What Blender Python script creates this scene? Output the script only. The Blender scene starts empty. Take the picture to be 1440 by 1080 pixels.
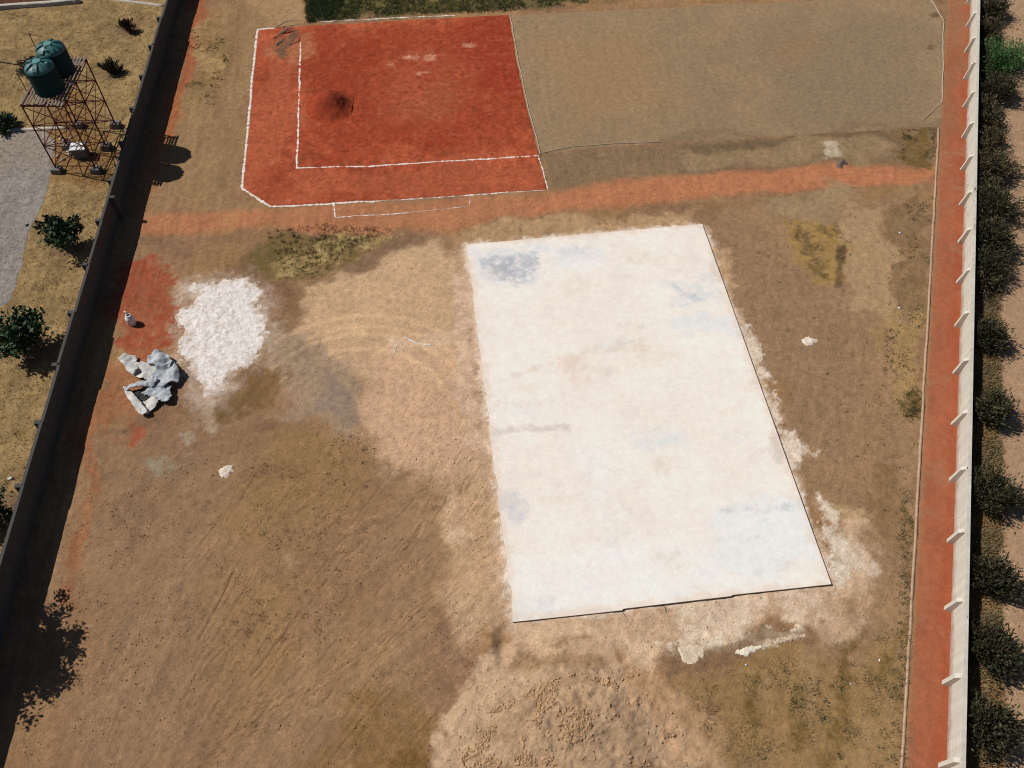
import bpy, math, random
import numpy as np
from math import radians, sin, cos, pi, sqrt, atan2

# ------------------------------------------------------------------ camera, sky, sun, exposure
S = bpy.context.scene
COL = S.collection
CAM_H = 42.0
PITCH = math.atan(1670 / 1200)
cam_d = bpy.data.cameras.new('camera')
cam = bpy.data.objects.new('camera', cam_d)
COL.objects.link(cam)
cam.location = (0, 0, CAM_H)
cam.rotation_euler = (pi / 2 - PITCH, 0, 0)
cam_d.sensor_width = 36.0
cam_d.lens = 30.0
cam_d.clip_start = 0.5
cam_d.clip_end = 2000
S.camera = cam

SUN_DIR = (0.875, -0.235, -1.0)                    # the way the light travels
elev = math.atan2(1.0, math.hypot(0.875, 0.235))
azim = math.atan2(-0.875, 0.235)
w = bpy.data.worlds.new('World')
S.world = w
w.use_nodes = True
nt = w.node_tree
sky = nt.nodes.new('ShaderNodeTexSky')
sky.sky_type = 'NISHITA'
sky.sun_disc = False
sky.sun_elevation = elev
sky.sun_rotation = azim
sky.air_density = 0.7
sky.dust_density = 0.4
bg = nt.nodes['Background']
nt.links.new(sky.outputs[0], bg.inputs[0])
bg.inputs[1].default_value = 0.06
sd = bpy.data.lights.new('sun', 'SUN')
sd.energy = 5.0
sd.angle = radians(0.55)
sd.color = (1.0, 0.97, 0.925)
so = bpy.data.objects.new('sun', sd)
COL.objects.link(so)
from mathutils import Vector
so.rotation_euler = Vector(SUN_DIR).to_track_quat('-Z', 'Y').to_euler()
S.view_settings.view_transform = 'Standard'
S.view_settings.look = 'None'
S.view_settings.exposure = -0.34
S.view_settings.gamma = 1.0
S.cycles.filter_width = 1.1
K = 1.02                                         # seen colour -> albedo

rng = np.random.default_rng(7)
random.seed(7)

# ------------------------------------------------------------------ helpers
_c, _s = cos(PITCH), sin(PITCH)


def G(u, v, z=0.0):
    """the place on the level z that the photograph shows at (u, v)"""
    x = (u - 720) / 1200
    y = -(v - 540) / 1200
    t = (z - CAM_H) / (-_s + _c * y)
    return (x * t, (_c + _s * y) * t)


def Gs(pts, z=0.0):
    return np.array([G(u, v, z) for u, v in pts])


def lin(c):
    a = np.array(c, float) / 255
    return np.where(a <= 0.04045, a / 12.92, ((a + 0.055) / 1.055) ** 2.4)


def alb(*c):
    return lin(c) * K


_T = np.random.default_rng(3).random(65536).astype(np.float32)


def vn(x, y, seed=0):
    xi = np.floor(x).astype(np.int64)
    yi = np.floor(y).astype(np.int64)
    fx = x - xi
    fy = y - yi
    fx = fx * fx * (3 - 2 * fx)
    fy = fy * fy * (3 - 2 * fy)

    def h(a, b):
        return _T[(a * 73856093 ^ b * 19349663 ^ (seed * 83492791 + 1013)) & 65535]
    a = h(xi, yi)
    b = h(xi + 1, yi)
    c = h(xi, yi + 1)
    d = h(xi + 1, yi + 1)
    return (a * (1 - fx) + b * fx) * (1 - fy) + (c * (1 - fx) + d * fx) * fy


def fbm(x, y, f, o=4, seed=0, g=0.55):
    """roughly -1..1"""
    t = 0
    a = 1.0
    n = 0
    for i in range(o):
        t = t + a * (vn(x * f + i * 17.3, y * f - i * 9.1, seed + i) * 2 - 1)
        n += a
        a *= g
        f *= 2.03
    return t / n * 1.6


def sst(a, b, x):
    t = np.clip((x - a) / (b - a), 0, 1)
    return t * t * (3 - 2 * t)


def sdist(x, y, poly):
    """signed distance to a closed polygon, negative inside"""
    P = np.asarray(poly)
    d = np.full(x.shape, 1e9)
    ins = np.zeros(x.shape, bool)
    for i in range(len(P)):
        ax, ay = P[i - 1]
        bx, by = P[i]
        ex, ey = bx - ax, by - ay
        t = np.clip(((x - ax) * ex + (y - ay) * ey) / (ex * ex + ey * ey + 1e-12), 0, 1)
        d = np.minimum(d, (x - ax - ex * t) ** 2 + (y - ay - ey * t) ** 2)
        cr = (ay > y) != (by > y)
        with np.errstate(divide='ignore', invalid='ignore'):
            ins ^= cr & (x < ex * (y - ay) / (ey if abs(ey) > 1e-12 else 1e-12) + ax)
    d = np.sqrt(d)
    return np.where(ins, -d, d)


def pdist(x, y, pts):
    """distance to an open polyline"""
    d = np.full(x.shape, 1e9)
    for (ax, ay), (bx, by) in zip(pts[:-1], pts[1:]):
        ex, ey = bx - ax, by - ay
        t = np.clip(((x - ax) * ex + (y - ay) * ey) / (ex * ex + ey * ey + 1e-12), 0, 1)
        d = np.minimum(d, (x - ax - ex * t) ** 2 + (y - ay - ey * t) ** 2)
    return np.sqrt(d)



def resample(pts, n):
    pts = np.asarray(pts, float)
    s = np.r_[0, np.cumsum(np.hypot(*np.diff(pts, axis=0).T))]
    t = np.linspace(0, s[-1], n)
    return np.stack([np.interp(t, s, pts[:, 0]), np.interp(t, s, pts[:, 1])], 1)


def patch(col, x, y, px, rgb, feather=0.4, ragged=0.5, freq=0.8, amt=1.0, seed=0, grain=0.0, warp=1.3):
    """tint the soil colour inside a polygon (photo pixels) with a ragged soft edge"""
    P = Gs(px)
    m = feather + ragged + 1.2
    lo, hi = P.min(0) - m, P.max(0) + m
    k = np.nonzero((x > lo[0]) & (x < hi[0]) & (y > lo[1]) & (y < hi[1]))[0]
    if not len(k):
        return
    X, Y = x[k], y[k]
    size_ = float(np.min(P.max(0) - P.min(0)))
    wr = warp * min(1.0, .25 * size_)
    s = sdist(X + wr * fbm(X, Y, .3, 3, seed + 50), Y + wr * fbm(X, Y, .3, 3, seed + 60), P) + ragged * 1.15 * fbm(X, Y, freq, 6, seed + 40, 0.76)
    feather = feather * (1.25 if size_ > 6 else .8)
    a = sst(feather, -feather, s) * amt
    if grain:
        a = np.clip(a * (1 + grain * fbm(X, Y, 2.2, 4, seed + 77, 0.7)), 0, 1)
    col[k] = col[k] * (1 - a[:, None]) + alb(*rgb) * a[:, None]


def link(o, parent=None):
    COL.objects.link(o)
    if parent is not None:
        o.parent = parent
    return o


def tag(o, label=None, cat=None, group=None, kind=None):
    if label:
        o['label'] = label
    if cat:
        o['category'] = cat
    if group:
        o['group'] = group
    if kind:
        o['kind'] = kind
    return o


def empty(name, loc, rz=0.0):
    o = bpy.data.objects.new(name, None)
    o.location = loc
    o.rotation_euler = (0, 0, rz)
    o.empty_display_size = 0.3
    return link(o)


def np_mesh(name, V, F, mat, parent=None, colour=None, smooth=False, loc=None):
    """V (n,3); F (m,k) faces all with k corners; colour (n,3) albedo"""
    V = np.asarray(V, np.float32)
    F = np.asarray(F, np.int32)
    me = bpy.data.meshes.new(name)
    me.vertices.add(len(V))
    me.vertices.foreach_set('co', V.ravel())
    k = F.shape[1]
    me.loops.add(F.size)
    me.loops.foreach_set('vertex_index', F.ravel())
    me.polygons.add(len(F))
    me.polygons.foreach_set('loop_start', np.arange(0, F.size, k, dtype=np.int32))
    if smooth:
        me.polygons.foreach_set('use_smooth', np.ones(len(F), bool))
    me.update(calc_edges=True)
    if colour is not None:
        at = me.attributes.new('albedo', 'FLOAT_COLOR', 'POINT')
        c4 = np.ones((len(V), 4), np.float32)
        c4[:, :3] = np.clip(colour, 0.004, 0.9)
        at.data.foreach_set('color', c4.ravel())
    me.materials.append(mat)
    o = bpy.data.objects.new(name, me)
    if loc is not None:
        o.location = loc
    return link(o, parent)


class MB:
    """collects shapes, then links them as one mesh"""

    def __init__(self):
        self.v, self.f = [], []

    def box(self, c, size, rz=0.0, taper=0.0, M=None):
        x, y, z = [a / 2 for a in size]
        n = len(self.v)
        ca, sa = cos(rz), sin(rz)
        for dz in (-1, 1):
            k = 1 - taper if dz > 0 else 1
            for dx, dy in ((-1, -1), (1, -1), (1, 1), (-1, 1)):
                px, py = dx * x * k, dy * y * k
                self.v.append((c[0] + px * ca - py * sa, c[1] + px * sa + py * ca, c[2] + dz * z))
        for q in ((0, 3, 2, 1), (4, 5, 6, 7), (0, 1, 5, 4), (1, 2, 6, 5), (2, 3, 7, 6), (3, 0, 4, 7)):
            self.f.append([n + i for i in q])
        return self

    def tube(self, pts, r, n=6):
        pts = [Vector(p) for p in pts]
        rs = r if isinstance(r, (list, tuple)) else [r] * len(pts)
        b = len(self.v)
        for i, p in enumerate(pts):
            d = (pts[min(i + 1, len(pts) - 1)] - pts[max(i - 1, 0)]).normalized()
            a = d.cross(Vector((0.31, 0.17, 0.93) if abs(d.z) < 0.9 else (1, 0.1, 0))).normalized()
            e = d.cross(a)
            for k in range(n):
                t = 2 * pi * (k + 0.5) / n
                self.v.append(tuple(p + (a * cos(t) + e * sin(t)) * rs[i]))
        for i in range(len(pts) - 1):
            for k in range(n):
                a0 = b + i * n + k
                a1 = b + i * n + (k + 1) % n
                self.f.append([a0, a1, a1 + n, a0 + n])
        self.f.append([b + k for k in range(n)][::-1])
        self.f.append([b + (len(pts) - 1) * n + k for k in range(n)])
        return self

    def lathe(self, prof, n=32, c=(0, 0, 0)):
        b = len(self.v)
        for r, z in prof:
            for k in range(n):
                t = 2 * pi * k / n
                self.v.append((c[0] + r * cos(t), c[1] + r * sin(t), c[2] + z))
        for i in range(len(prof) - 1):
            for k in range(n):
                a0 = b + i * n + k
                a1 = b + i * n + (k + 1) % n
                self.f.append([a0, a1, a1 + n, a0 + n])
        self.f.append([b + k for k in range(n)][::-1])
        self.f.append([b + (len(prof) - 1) * n + k for k in range(n)])
        return self

    def build(self, name, mat, parent=None, loc=None, smooth=False, rz=0.0):
        me = bpy.data.meshes.new(name)
        me.from_pydata(self.v, [], self.f)
        if smooth:
            me.polygons.foreach_set('use_smooth', np.ones(len(me.polygons), bool))
            me.set_sharp_from_angle(angle=radians(40))
        me.materials.append(mat)
        o = bpy.data.objects.new(name, me)
        if loc is not None:
            o.location = loc
        o.rotation_euler = (0, 0, rz)
        return link(o, parent)


# ------------------------------------------------------------------ materials
def new_mat(name):
    m = bpy.data.materials.new(name)
    m.use_nodes = True
    n = m.node_tree.nodes
    return m, n, m.node_tree.links, n['Principled BSDF']


def noise_node(n, l, vec, scale, detail=4, rough=0.6):
    t = n.new('ShaderNodeTexNoise')
    t.inputs['Scale'].default_value = scale
    t.inputs['Detail'].default_value = detail
    t.inputs['Roughness'].default_value = rough
    l.new(vec, t.inputs['Vector'])
    return t.outputs[0]


def math_node(n, l, op, a, b=None, c=None):
    t = n.new('ShaderNodeMath')
    t.operation = op
    for i, q in enumerate((a, b, c)):
        if q is None:
            continue
        if isinstance(q, (int, float)):
            t.inputs[i].default_value = q
        else:
            l.new(q, t.inputs[i])
    return t.outputs[0]


def ramp_node(n, l, v, a, b, lo, hi):
    t = n.new('ShaderNodeMapRange')
    t.inputs[1].default_value = a
    t.inputs[2].default_value = b
    t.inputs[3].default_value = lo
    t.inputs[4].default_value = hi
    l.new(v, t.inputs[0])
    return t.outputs[0]


def scale_col(n, l, col, fac):
    t = n.new('ShaderNodeVectorMath')
    t.operation = 'SCALE'
    l.new(col, t.inputs[0])
    l.new(fac, t.inputs['Scale'])
    return t.outputs[0]


def soil_mat(name, bump=0.5, contrast=0.25, speck=0.35, scratch=0.0, rough=0.95):
    m, n, l, b = new_mat(name)
    at = n.new('ShaderNodeAttribute')
    at.attribute_name = 'albedo'
    geo = n.new('ShaderNodeNewGeometry')
    pos = geo.outputs['Position']
    n1 = noise_node(n, l, pos, 2.6, 6, 0.72)
    n2 = noise_node(n, l, pos, 11.0, 3, 0.7)
    n3 = noise_node(n, l, pos, 6.5, 2, 0.5)
    f1 = ramp_node(n, l, n1, 0.3, 0.7, 1 - contrast, 1 + contrast)
    f2 = ramp_node(n, l, n2, 0.3, 0.7, 1 - contrast * 0.9, 1 + contrast * 0.9)
    sp = ramp_node(n, l, n3, 0.66, 0.74, 1.0, 1.0 - speck)
    f = math_node(n, l, 'MULTIPLY', math_node(n, l, 'MULTIPLY', f1, f2), sp)
    l.new(scale_col(n, l, at.outputs['Color'], f), b.inputs['Base Color'])
    b.inputs['Roughness'].default_value = rough
    b.inputs['Specular IOR Level'].default_value = 0.12
    bm = n.new('ShaderNodeBump')
    bm.inputs['Strength'].default_value = bump
    bm.inputs['Distance'].default_value = 0.09
    hsum = math_node(n, l, 'ADD', math_node(n, l, 'MULTIPLY', n2, 0.6), n1)
    if scratch:
        for ang, amt in ((-34, 1.0), (-50, 0.8)):
            mp = n.new('ShaderNodeMapping')
            mp.vector_type = 'TEXTURE'
            mp.inputs['Rotation'].default_value = (0, 0, radians(ang))
            mp.inputs['Scale'].default_value = (0.10, 2.2, 1)
            l.new(pos, mp.inputs['Vector'])
            q = noise_node(n, l, mp.outputs[0], 1.0, 3, 0.6)
            hsum = math_node(n, l, 'ADD', hsum, math_node(n, l, 'MULTIPLY', q, scratch * amt))
    l.new(hsum, bm.inputs['Height'])
    l.new(bm.outputs[0], b.inputs['Normal'])
    return m


def plain_mat(name, rgb, rough=0.8, var=0.15, scale=6.0, bump=0.0, metal=0.0, spec=0.3, streak=None, dirt=None, splash=None):
    """procedural: base colour broken up by noise, optional streaks and dirt blotches"""
    m, n, l, b = new_mat(name)
    tc = n.new('ShaderNodeTexCoord')
    pos = tc.outputs['Object']
    c = n.new('ShaderNodeRGB')
    c.outputs[0].default_value = (*rgb, 1)
    n1 = noise_node(n, l, pos, scale, 5, 0.65)
    f = ramp_node(n, l, n1, 0.25, 0.75, 1 - var, 1 + var)
    col = scale_col(n, l, c.outputs[0], f)
    if streak:
        mp = n.new('ShaderNodeMapping')
        mp.inputs['Scale'].default_value = streak
        l.new(pos, mp.inputs['Vector'])
        f2 = ramp_node(n, l, noise_node(n, l, mp.outputs[0], 1.0, 4, 0.6), 0.3, 0.7, 1 - var * 1.4, 1 + var)
        col = scale_col(n, l, col, f2)
    if dirt:
        mx = n.new('ShaderNodeMix')
        mx.data_type = 'RGBA'
        l.new(ramp_node(n, l, noise_node(n, l, pos, scale * 0.4, 6, 0.7), 0.5, 0.72, 0, 0.8), mx.inputs[0])
        l.new(col, mx.inputs[6])
        mx.inputs[7].default_value = (*dirt, 1)
        col = mx.outputs[2]
    if splash:
        # soil thrown up against the foot by rain
        ge = n.new('ShaderNodeNewGeometry')
        sx = n.new('ShaderNodeSeparateXYZ')
        l.new(ge.outputs['Position'], sx.inputs[0])
        nz = noise_node(n, l, ge.outputs['Position'], 1.6, 5, 0.7)
        q = math_node(n, l, 'SUBTRACT', math_node(n, l, 'MULTIPLY', nz, 1.1), sx.outputs[2])
        mx = n.new('ShaderNodeMix')
        mx.data_type = 'RGBA'
        l.new(ramp_node(n, l, q, 0.0, 0.45, 0, 0.85), mx.inputs[0])
        l.new(col, mx.inputs[6])
        mx.inputs[7].default_value = (*splash, 1)
        col = mx.outputs[2]
    l.new(col, b.inputs['Base Color'])
    b.inputs['Roughness'].default_value = rough
    b.inputs['Metallic'].default_value = metal
    b.inputs['Specular IOR Level'].default_value = spec
    if bump:
        bm = n.new('ShaderNodeBump')
        bm.inputs['Strength'].default_value = bump
        bm.inputs['Distance'].default_value = 0.02
        l.new(noise_node(n, l, pos, scale * 4, 4, 0.7), bm.inputs['Height'])
        l.new(bm.outputs[0], b.inputs['Normal'])
    return m


def leaf_mat(name):
    m, n, l, b = new_mat(name)
    at = n.new('ShaderNodeAttribute')
    at.attribute_name = 'albedo'
    l.new(at.outputs['Color'], b.inputs['Base Color'])
    b.inputs['Roughness'].default_value = 0.6
    b.inputs['Specular IOR Level'].default_value = 0.25
    return m


M_SOIL = soil_mat('bare soil', 0.55, 0.2, 0.42, 0.35)
M_CLAY = soil_mat('red clay', 0.5, 0.24, 0.5)
M_PATH = soil_mat('rolled red earth', 0.25, 0.14, 0.15)
M_GREY = soil_mat('rolled grey earth', 0.35, 0.2, 0.2)
M_POWDER = soil_mat('white powder', 0.7, 0.17, 0.3)
M_SLAB = soil_mat('screeded concrete', 0.08, 0.055, 0.08, 0.0, 0.85)
M_GRAVEL = soil_mat('gravel', 0.5, 0.3, 0.35)
M_CHALK = plain_mat('lime line', (0.76, 0.69, 0.62), 0.95, 0.25, 9, 0.4, dirt=(0.56, 0.42, 0.33))
M_WALLW = plain_mat('white washed precast', (0.63, 0.59, 0.5), 0.9, 0.15, 2.2, 0.3, streak=(0.4, 0.4, 14), dirt=(0.47, 0.41, 0.32), splash=(.36, .22, .15))
M_POST = plain_mat('white washed post', (0.6, 0.56, 0.47), 0.9, 0.1, 5, 0.3)
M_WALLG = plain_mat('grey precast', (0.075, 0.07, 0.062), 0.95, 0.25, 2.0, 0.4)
M_KERB = plain_mat('kerb concrete', (0.45, 0.3, 0.2), 0.95, 0.3, 3.0, 0.4)
M_WKERB = plain_mat('pale kerb', (0.5, 0.44, 0.36), 0.95, 0.3, 3.0, 0.4)
M_RUST = plain_mat('red oxide steel', (0.115, 0.02, 0.015), 0.8, 0.45, 8, 0.2)
M_PLANK = plain_mat('weathered plank', (0.2, 0.16, 0.14), 0.9, 0.3, 7, 0.3)
M_TANK = plain_mat('dark green plastic', (0.005, 0.03, 0.031), 0.7, 0.12, 3, 0.05, spec=0.12)
M_TANKD = plain_mat('lighter green plastic', (0.026, 0.115, 0.11), 0.5, 0.15, 3, 0.05, spec=0.45)  # dome and ribs, a lighter green than the body
M_TANKL = plain_mat('green lid plastic', (0.1, 0.25, 0.24), 0.5, 0.15, 5, 0.05, spec=0.45)
M_FOOT = plain_mat('footing concrete', (0.17, 0.16, 0.15), 0.95, 0.25, 6, 0.5)
M_WHITE = plain_mat('white paint', (0.75, 0.75, 0.73), 0.6, 0.1, 5, 0.1)
M_BARK = plain_mat('bark', (0.11, 0.075, 0.05), 0.95, 0.3, 12, 0.8)
M_DEAD = plain_mat('dead wood', (0.24, 0.19, 0.15), 0.95, 0.3, 12, 0.6)
M_SHEET = plain_mat('grey sheeting', (0.46, 0.48, 0.49), 0.75, 0.25, 3.0, 0.5, dirt=(0.22, 0.24, 0.26))
M_SHEETL = plain_mat('dusty pale sheeting', (0.58, 0.55, 0.5), 0.8, 0.25, 3.0, 0.5, dirt=(0.34, 0.34, 0.33))
M_DARK = plain_mat('hollow shade black', (0.02, 0.02, 0.02), 0.7, 0.1, 5)
M_PLASTIC = plain_mat('white plastic', (0.72, 0.7, 0.67), 0.45, 0.08, 5, 0.0, dirt=(0.5, 0.42, 0.35))
M_ROPE = plain_mat('rope', (0.5, 0.4, 0.3), 0.95, 0.2, 10)
M_LEAF = leaf_mat('leaves')

# ------------------------------------------------------------------ the lie of the land
COURT = [(362, 40), (717, 20), (728, 90), (745, 165), (772, 267), (640, 276), (381, 291), (340, 265)]
GREYC = [(718, 21), (1312, -8), (1327, 30), (1326, 178), (1050, 196), (880, 205), (760, 216), (745, 165), (728, 90)]
SLAB = [(656, 346), (987, 317), (1168, 823), (723, 876)]
W_COURT, W_GREY, W_SLAB = Gs(COURT), Gs(GREYC), Gs(SLAB)


def rwall(y):
    return 17.05 + 0.3305 * y


def lwall(y):
    return -24.38 - 0.0731 * y


def kerbx(y):
    return 15.15 + 0.3285 * y


W_PATH = np.array([(kerbx(4), 4), (kerbx(80), 80), (rwall(80), 80), (rwall(4), 4)])
W_YARD = Gs([(-60, 186), (70, 186), (76, 232), (62, 285), (45, 320), (34, 360), (22, 405), (8, 432), (-60, 440)])
ROADX = 4.6
W_ROAD = np.array([(rwall(4) + ROADX, 4), (rwall(80) + ROADX, 80), (62, 80), (62, 4)])
# ruts scratched by tyres and by the drag of a grader: (points, depth, width)
RUTS = []


def rut(px, d=0.035, wd=0.09):
    RUTS.append((Gs(px), d * .8, max(.05, wd * .75)))


for o in (0, 7, 13, 22):
    rut([(255 + o * 1.2, 1080), (420 + o, 975), (520 + o, 915), (580 + o, 850 + o * .6), (640 + o, 815), (690 + o * .4, 778)], 0.03, 0.07)
rut([(330, 1000), (425, 978), (500, 925)], 0.035)
rut([(350, 1010), (420, 965)], 0.03)
rut([(355, 950), (400, 890), (425, 860)], 0.05, 0.1)
rut([(280, 900), (310, 845), (330, 800)], 0.05, 0.1)
rut([(300, 930), (345, 880)], 0.03)
rut([(565, 780), (585, 755), (595, 735)], 0.05, 0.1)
rut([(440, 840), (480, 790), (520, 755)], 0.04)
rut([(280, 1080), (330, 1030), (345, 1020)], 0.04)
for k in range(26):
    u = 560 + rng.random() * 100
    v = 560 + rng.random() * 200
    L = 18 + rng.random() * 45
    rut([(u, v), (u + L * .55, v - L)], 0.02 + 0.02 * rng.random(), 0.06)
for k in range(90):
    u = 60 + rng.random() * 560
    v = 720 + rng.random() * 350
    L = 15 + rng.random() * 70
    t = 0.35 + (u / 640) * 0.55 + rng.normal() * 0.08
    if u > 250 - (v - 740) * .5:
        rut([(u, v), (u + L * t, v - L)], 0.015 + 0.025 * rng.random(), 0.06)


UP = .5           # the ground outside the white wall lies higher


def height(x, y, fine=True):
    z = 0.03 * fbm(x, y, 0.35, 3, 11)
    # low mound of tipped soil at the bottom of the picture
    cx, cy = G(815, 1020)
    q = np.exp(-(((x - cx) / 4.2) ** 2 + ((y - cy) / 3.0) ** 2))
    z = z + q * (0.8 + 0.15 * fbm(x, y, 1.5, 5, 21, .72))
    # small pit below the corner of the slab
    cx, cy = G(707, 908)
    z = z - 0.25 * np.exp(-(((x - cx) / 0.35) ** 2 + ((y - cy) / 0.7) ** 2)) + 0.1 * np.exp(-(((x - cx + .6) / 0.35) ** 2 + ((y - cy) / 0.8) ** 2))
    z = z + UP * sst(.02, .12, x - rwall(y))
    if fine:
        fl = flow(x, y)
        z = z + 0.018 * fbm(x, y, 2.6, 3, 31) + .02 * fl[2] * streak(x, y, fl[0], .22, 3.2, 301)
    return z




def press(x, y):
    k = np.zeros(x.shape)
    for P in (W_COURT, W_GREY, W_SLAB, W_PATH, W_YARD):
        lo, hi = P.min(0), P.max(0)
        i = np.nonzero((x > lo[0]) & (x < hi[0]) & (y > lo[1]) & (y < hi[1]))[0]
        if len(i):
            k[i] = np.maximum(k[i], sst(-0.12, -0.3, sdist(x[i], y[i], P)))
    return k


# ------------------------------------------------------------------ soil colours
def streak(x, y, ang, f_al, f_ac, seed):
    ca, sa = np.cos(ang), np.sin(ang)
    a = x * ca + y * sa
    b = -x * sa + y * ca
    return fbm(a * f_al, b * f_ac + .25 * fbm(a, b, .15, 2, seed + 9), 1.0, 4, seed, .7)


def flow(x, y):
    """two directions of travel and how strongly the ground is marked by them"""
    # west of the slab the machines swung towards the gate in the lower left; east of it they ran along the path
    east = sst(4, 9, x - .35 * (y - 25))
    north = sst(38, 46, y)
    west = np.interp(x, [-23, -18, -12, -4, 2], [1.64, 1.45, 1.2, .88, .8])
    a1 = np.where(north > .5, 1.68, np.where(east > .5, 1.25, west))
    a2 = np.where(north > .5, 1.62, np.where(east > .5, 1.2, west + .14))
    soft = sst(-14, -11, x) * sst(1, -1, x) * sst(22.5, 25, y) * sst(42, 40, y)
    soft = np.maximum(soft, sst(.5, 1.5, x - rwall(y)) * 1.2)
    m = np.clip((1.0 - .55 * east - .4 * north) * (1 - .7 * soft), .1, 1)
    return a1, a2, m


def ground_colour(x, y):
    n = len(x)
    big = fbm(x, y, 0.16, 4, 1)
    mid = fbm(x, y, 0.7, 4, 2, 0.6)
    base = alb(146, 112, 80)[None, :] * (1 + 0.10 * big + 0.10 * mid)[:, None]
    col = base + (alb(168, 130, 84) - alb(146, 112, 80))[None, :] * np.clip(fbm(x, y, 0.3, 3, 5), -.5, 1)[:, None] * 0.5

    def p(*a, **k):
        patch(col, x, y, *a, **k)
    # compound beyond the dark wall: dry straw
    p([(-200, -200), (245, -60), (236, 0), (160, 270), (98, 480), (3, 788), (-60, 1000), (-300, 1000)], (144, 119, 80), 0.2, 0.0, amt=.95, warp=0)
    st = x < lwall(y)
    tex = fbm(x, y, 0.9, 5, 61, 0.72)
    col[st] *= (1 + 0.22 * tex[st] + 0.1 * fbm(x, y, 4.0, 2, 62)[st])[:, None]
    sw = st & (tex > 0.15)
    col[sw] = col[sw] * .6 + alb(164, 137, 92) * .4
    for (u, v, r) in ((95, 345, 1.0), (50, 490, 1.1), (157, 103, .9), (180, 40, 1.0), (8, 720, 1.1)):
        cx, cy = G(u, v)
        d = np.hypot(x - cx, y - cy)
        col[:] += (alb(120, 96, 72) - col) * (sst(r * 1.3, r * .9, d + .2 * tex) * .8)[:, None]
    p([(60, 110), (150, 130), (170, 260), (90, 270), (70, 230)], (128, 90, 48), .6, .6, amt=.6)
    # lower left field
    p([(90, 640), (330, 600), (360, 700), (300, 1090), (0, 1090), (20, 1000)], (146, 116, 86), 1.4, 1.0, 0.5, .8)
    p([(350, 640), (520, 600), (560, 640), (500, 760), (420, 1000), (330, 1080), (280, 1090), (330, 840)], (150, 119, 82), 2.0, 1.5, 0.4, .6, grain=.7)
    p([(400, 640), (470, 620), (500, 680), (400, 760), (350, 740)], (146, 115, 74), 1.6, 1.4, 0.6, .5, grain=.8)
    p([(560, 680), (690, 730), (640, 840), (620, 960), (420, 1090), (330, 1090), (480, 880)], (154, 123, 91), 1.4, 1.2, .5, .7)
    p([(480, 940), (640, 980), (620, 1090), (450, 1090)], (136, 104, 64), .8, .8, .5, .7, grain=.6)
    p([(540, 1058), (620, 1055), (600, 1090), (480, 1090)], (112, 82, 44), .5, .7, 1.0, .7, grain=.6)
    # the tips of dark damp soil low on the mound of clods
    p([(620, 1090), (650, 975), (720, 935), (870, 930), (940, 985), (1000, 1030), (1045, 1090)], (190, 158, 126), .35, .5, .9, .95)
    p([(700, 1000), (800, 965), (900, 1000), (940, 1090), (760, 1090)], (166, 136, 104), .6, .8, .8, .7, grain=.6)
    p([(880, 920), (930, 925), (1030, 1040), (1045, 1090), (960, 1090), (930, 1010)], (196, 156, 118), .5, .5, .8, .7)
    # pale pink dust west of the slab
    p([(425, 400), (480, 365), (560, 345), (655, 335), (690, 640), (722, 880), (690, 905), (640, 850), (690, 745), (640, 690), (560, 670), (535, 600), (520, 540), (470, 510), (415, 470)],
      (194, 160, 126), 1.1, 1.0, .8, .95)
    p([(430, 410), (500, 375), (640, 350), (640, 460), (520, 480), (430, 480)], (198, 162, 124), .6, .6, .7, .7, grain=.4)
    p([(540, 500), (680, 480), (690, 640), (620, 680), (540, 640)], (202, 162, 130), .6, .7, .7, .7, grain=.3)
    p([(640, 690), (715, 700), (722, 870), (690, 880), (650, 840)], (192, 156, 120), .5, .6, .9, .7, grain=.4)
    # faint turning circles of tyres
    cx, cy = G(500, 600)
    for r in (5.8, 7.0, 7.6, 8.5):
        d = np.abs(np.hypot((x - cx), (y - cy)) - r)
        a = sst(0.28, 0.05, d) * sst(0.1, 0.6, (y - cy) / r) * (x < G(660, 400)[0]) * (x > G(385, 480)[0]) * .8
        col[:] += (alb(212, 174, 134) - col) * a[:, None]
    # dark, grey and weedy ground round the powder
    p([(355, 400), (395, 385), (430, 360), (510, 365), (560, 345), (590, 330), (480, 320), (380, 320)], (126, 98, 66), .5, .7, .8, .85, grain=.3)
    p([(480, 350), (600, 322), (570, 350), (500, 375)], (132, 104, 78), .4, .4, .8, .8)
    p([(372, 410), (430, 372), (470, 385), (430, 420), (400, 470), (380, 470)], (128, 98, 68), .4, .5, .9, .75)
    p([(376, 330), (450, 316), (540, 322), (500, 350), (470, 380), (400, 392)], (112, 94, 54), .4, .8, 1.2, .8, grain=.9)
    p([(440, 320), (545, 325), (480, 360), (400, 385)], (178, 150, 100), .3, 1.0, 1.6, .5, grain=1.5)
    p([(380, 465), (430, 480), (490, 510), (525, 560), (528, 605), (470, 610), (400, 600), (385, 560), (370, 510)], (158, 134, 108), .5, .6, .8, .85)
    p([(450, 520), (510, 545), (520, 590), (440, 590)], (140, 120, 104), .5, .6, .9, .7, grain=.5)
    p([(288, 560), (330, 525), (372, 512), (382, 555), (370, 600), (325, 608), (295, 600)], (122, 94, 60), .3, .4, 1.0, .9)
    # white dust fallen round the powder heap
    p([(250, 400), (345, 384), (372, 405), (378, 470), (360, 505), (330, 525), (318, 560), (285, 590), (248, 500), (240, 445)], (208, 188, 170), .9, .8, 1.1, .6, grain=.7, warp=.3)
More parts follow.
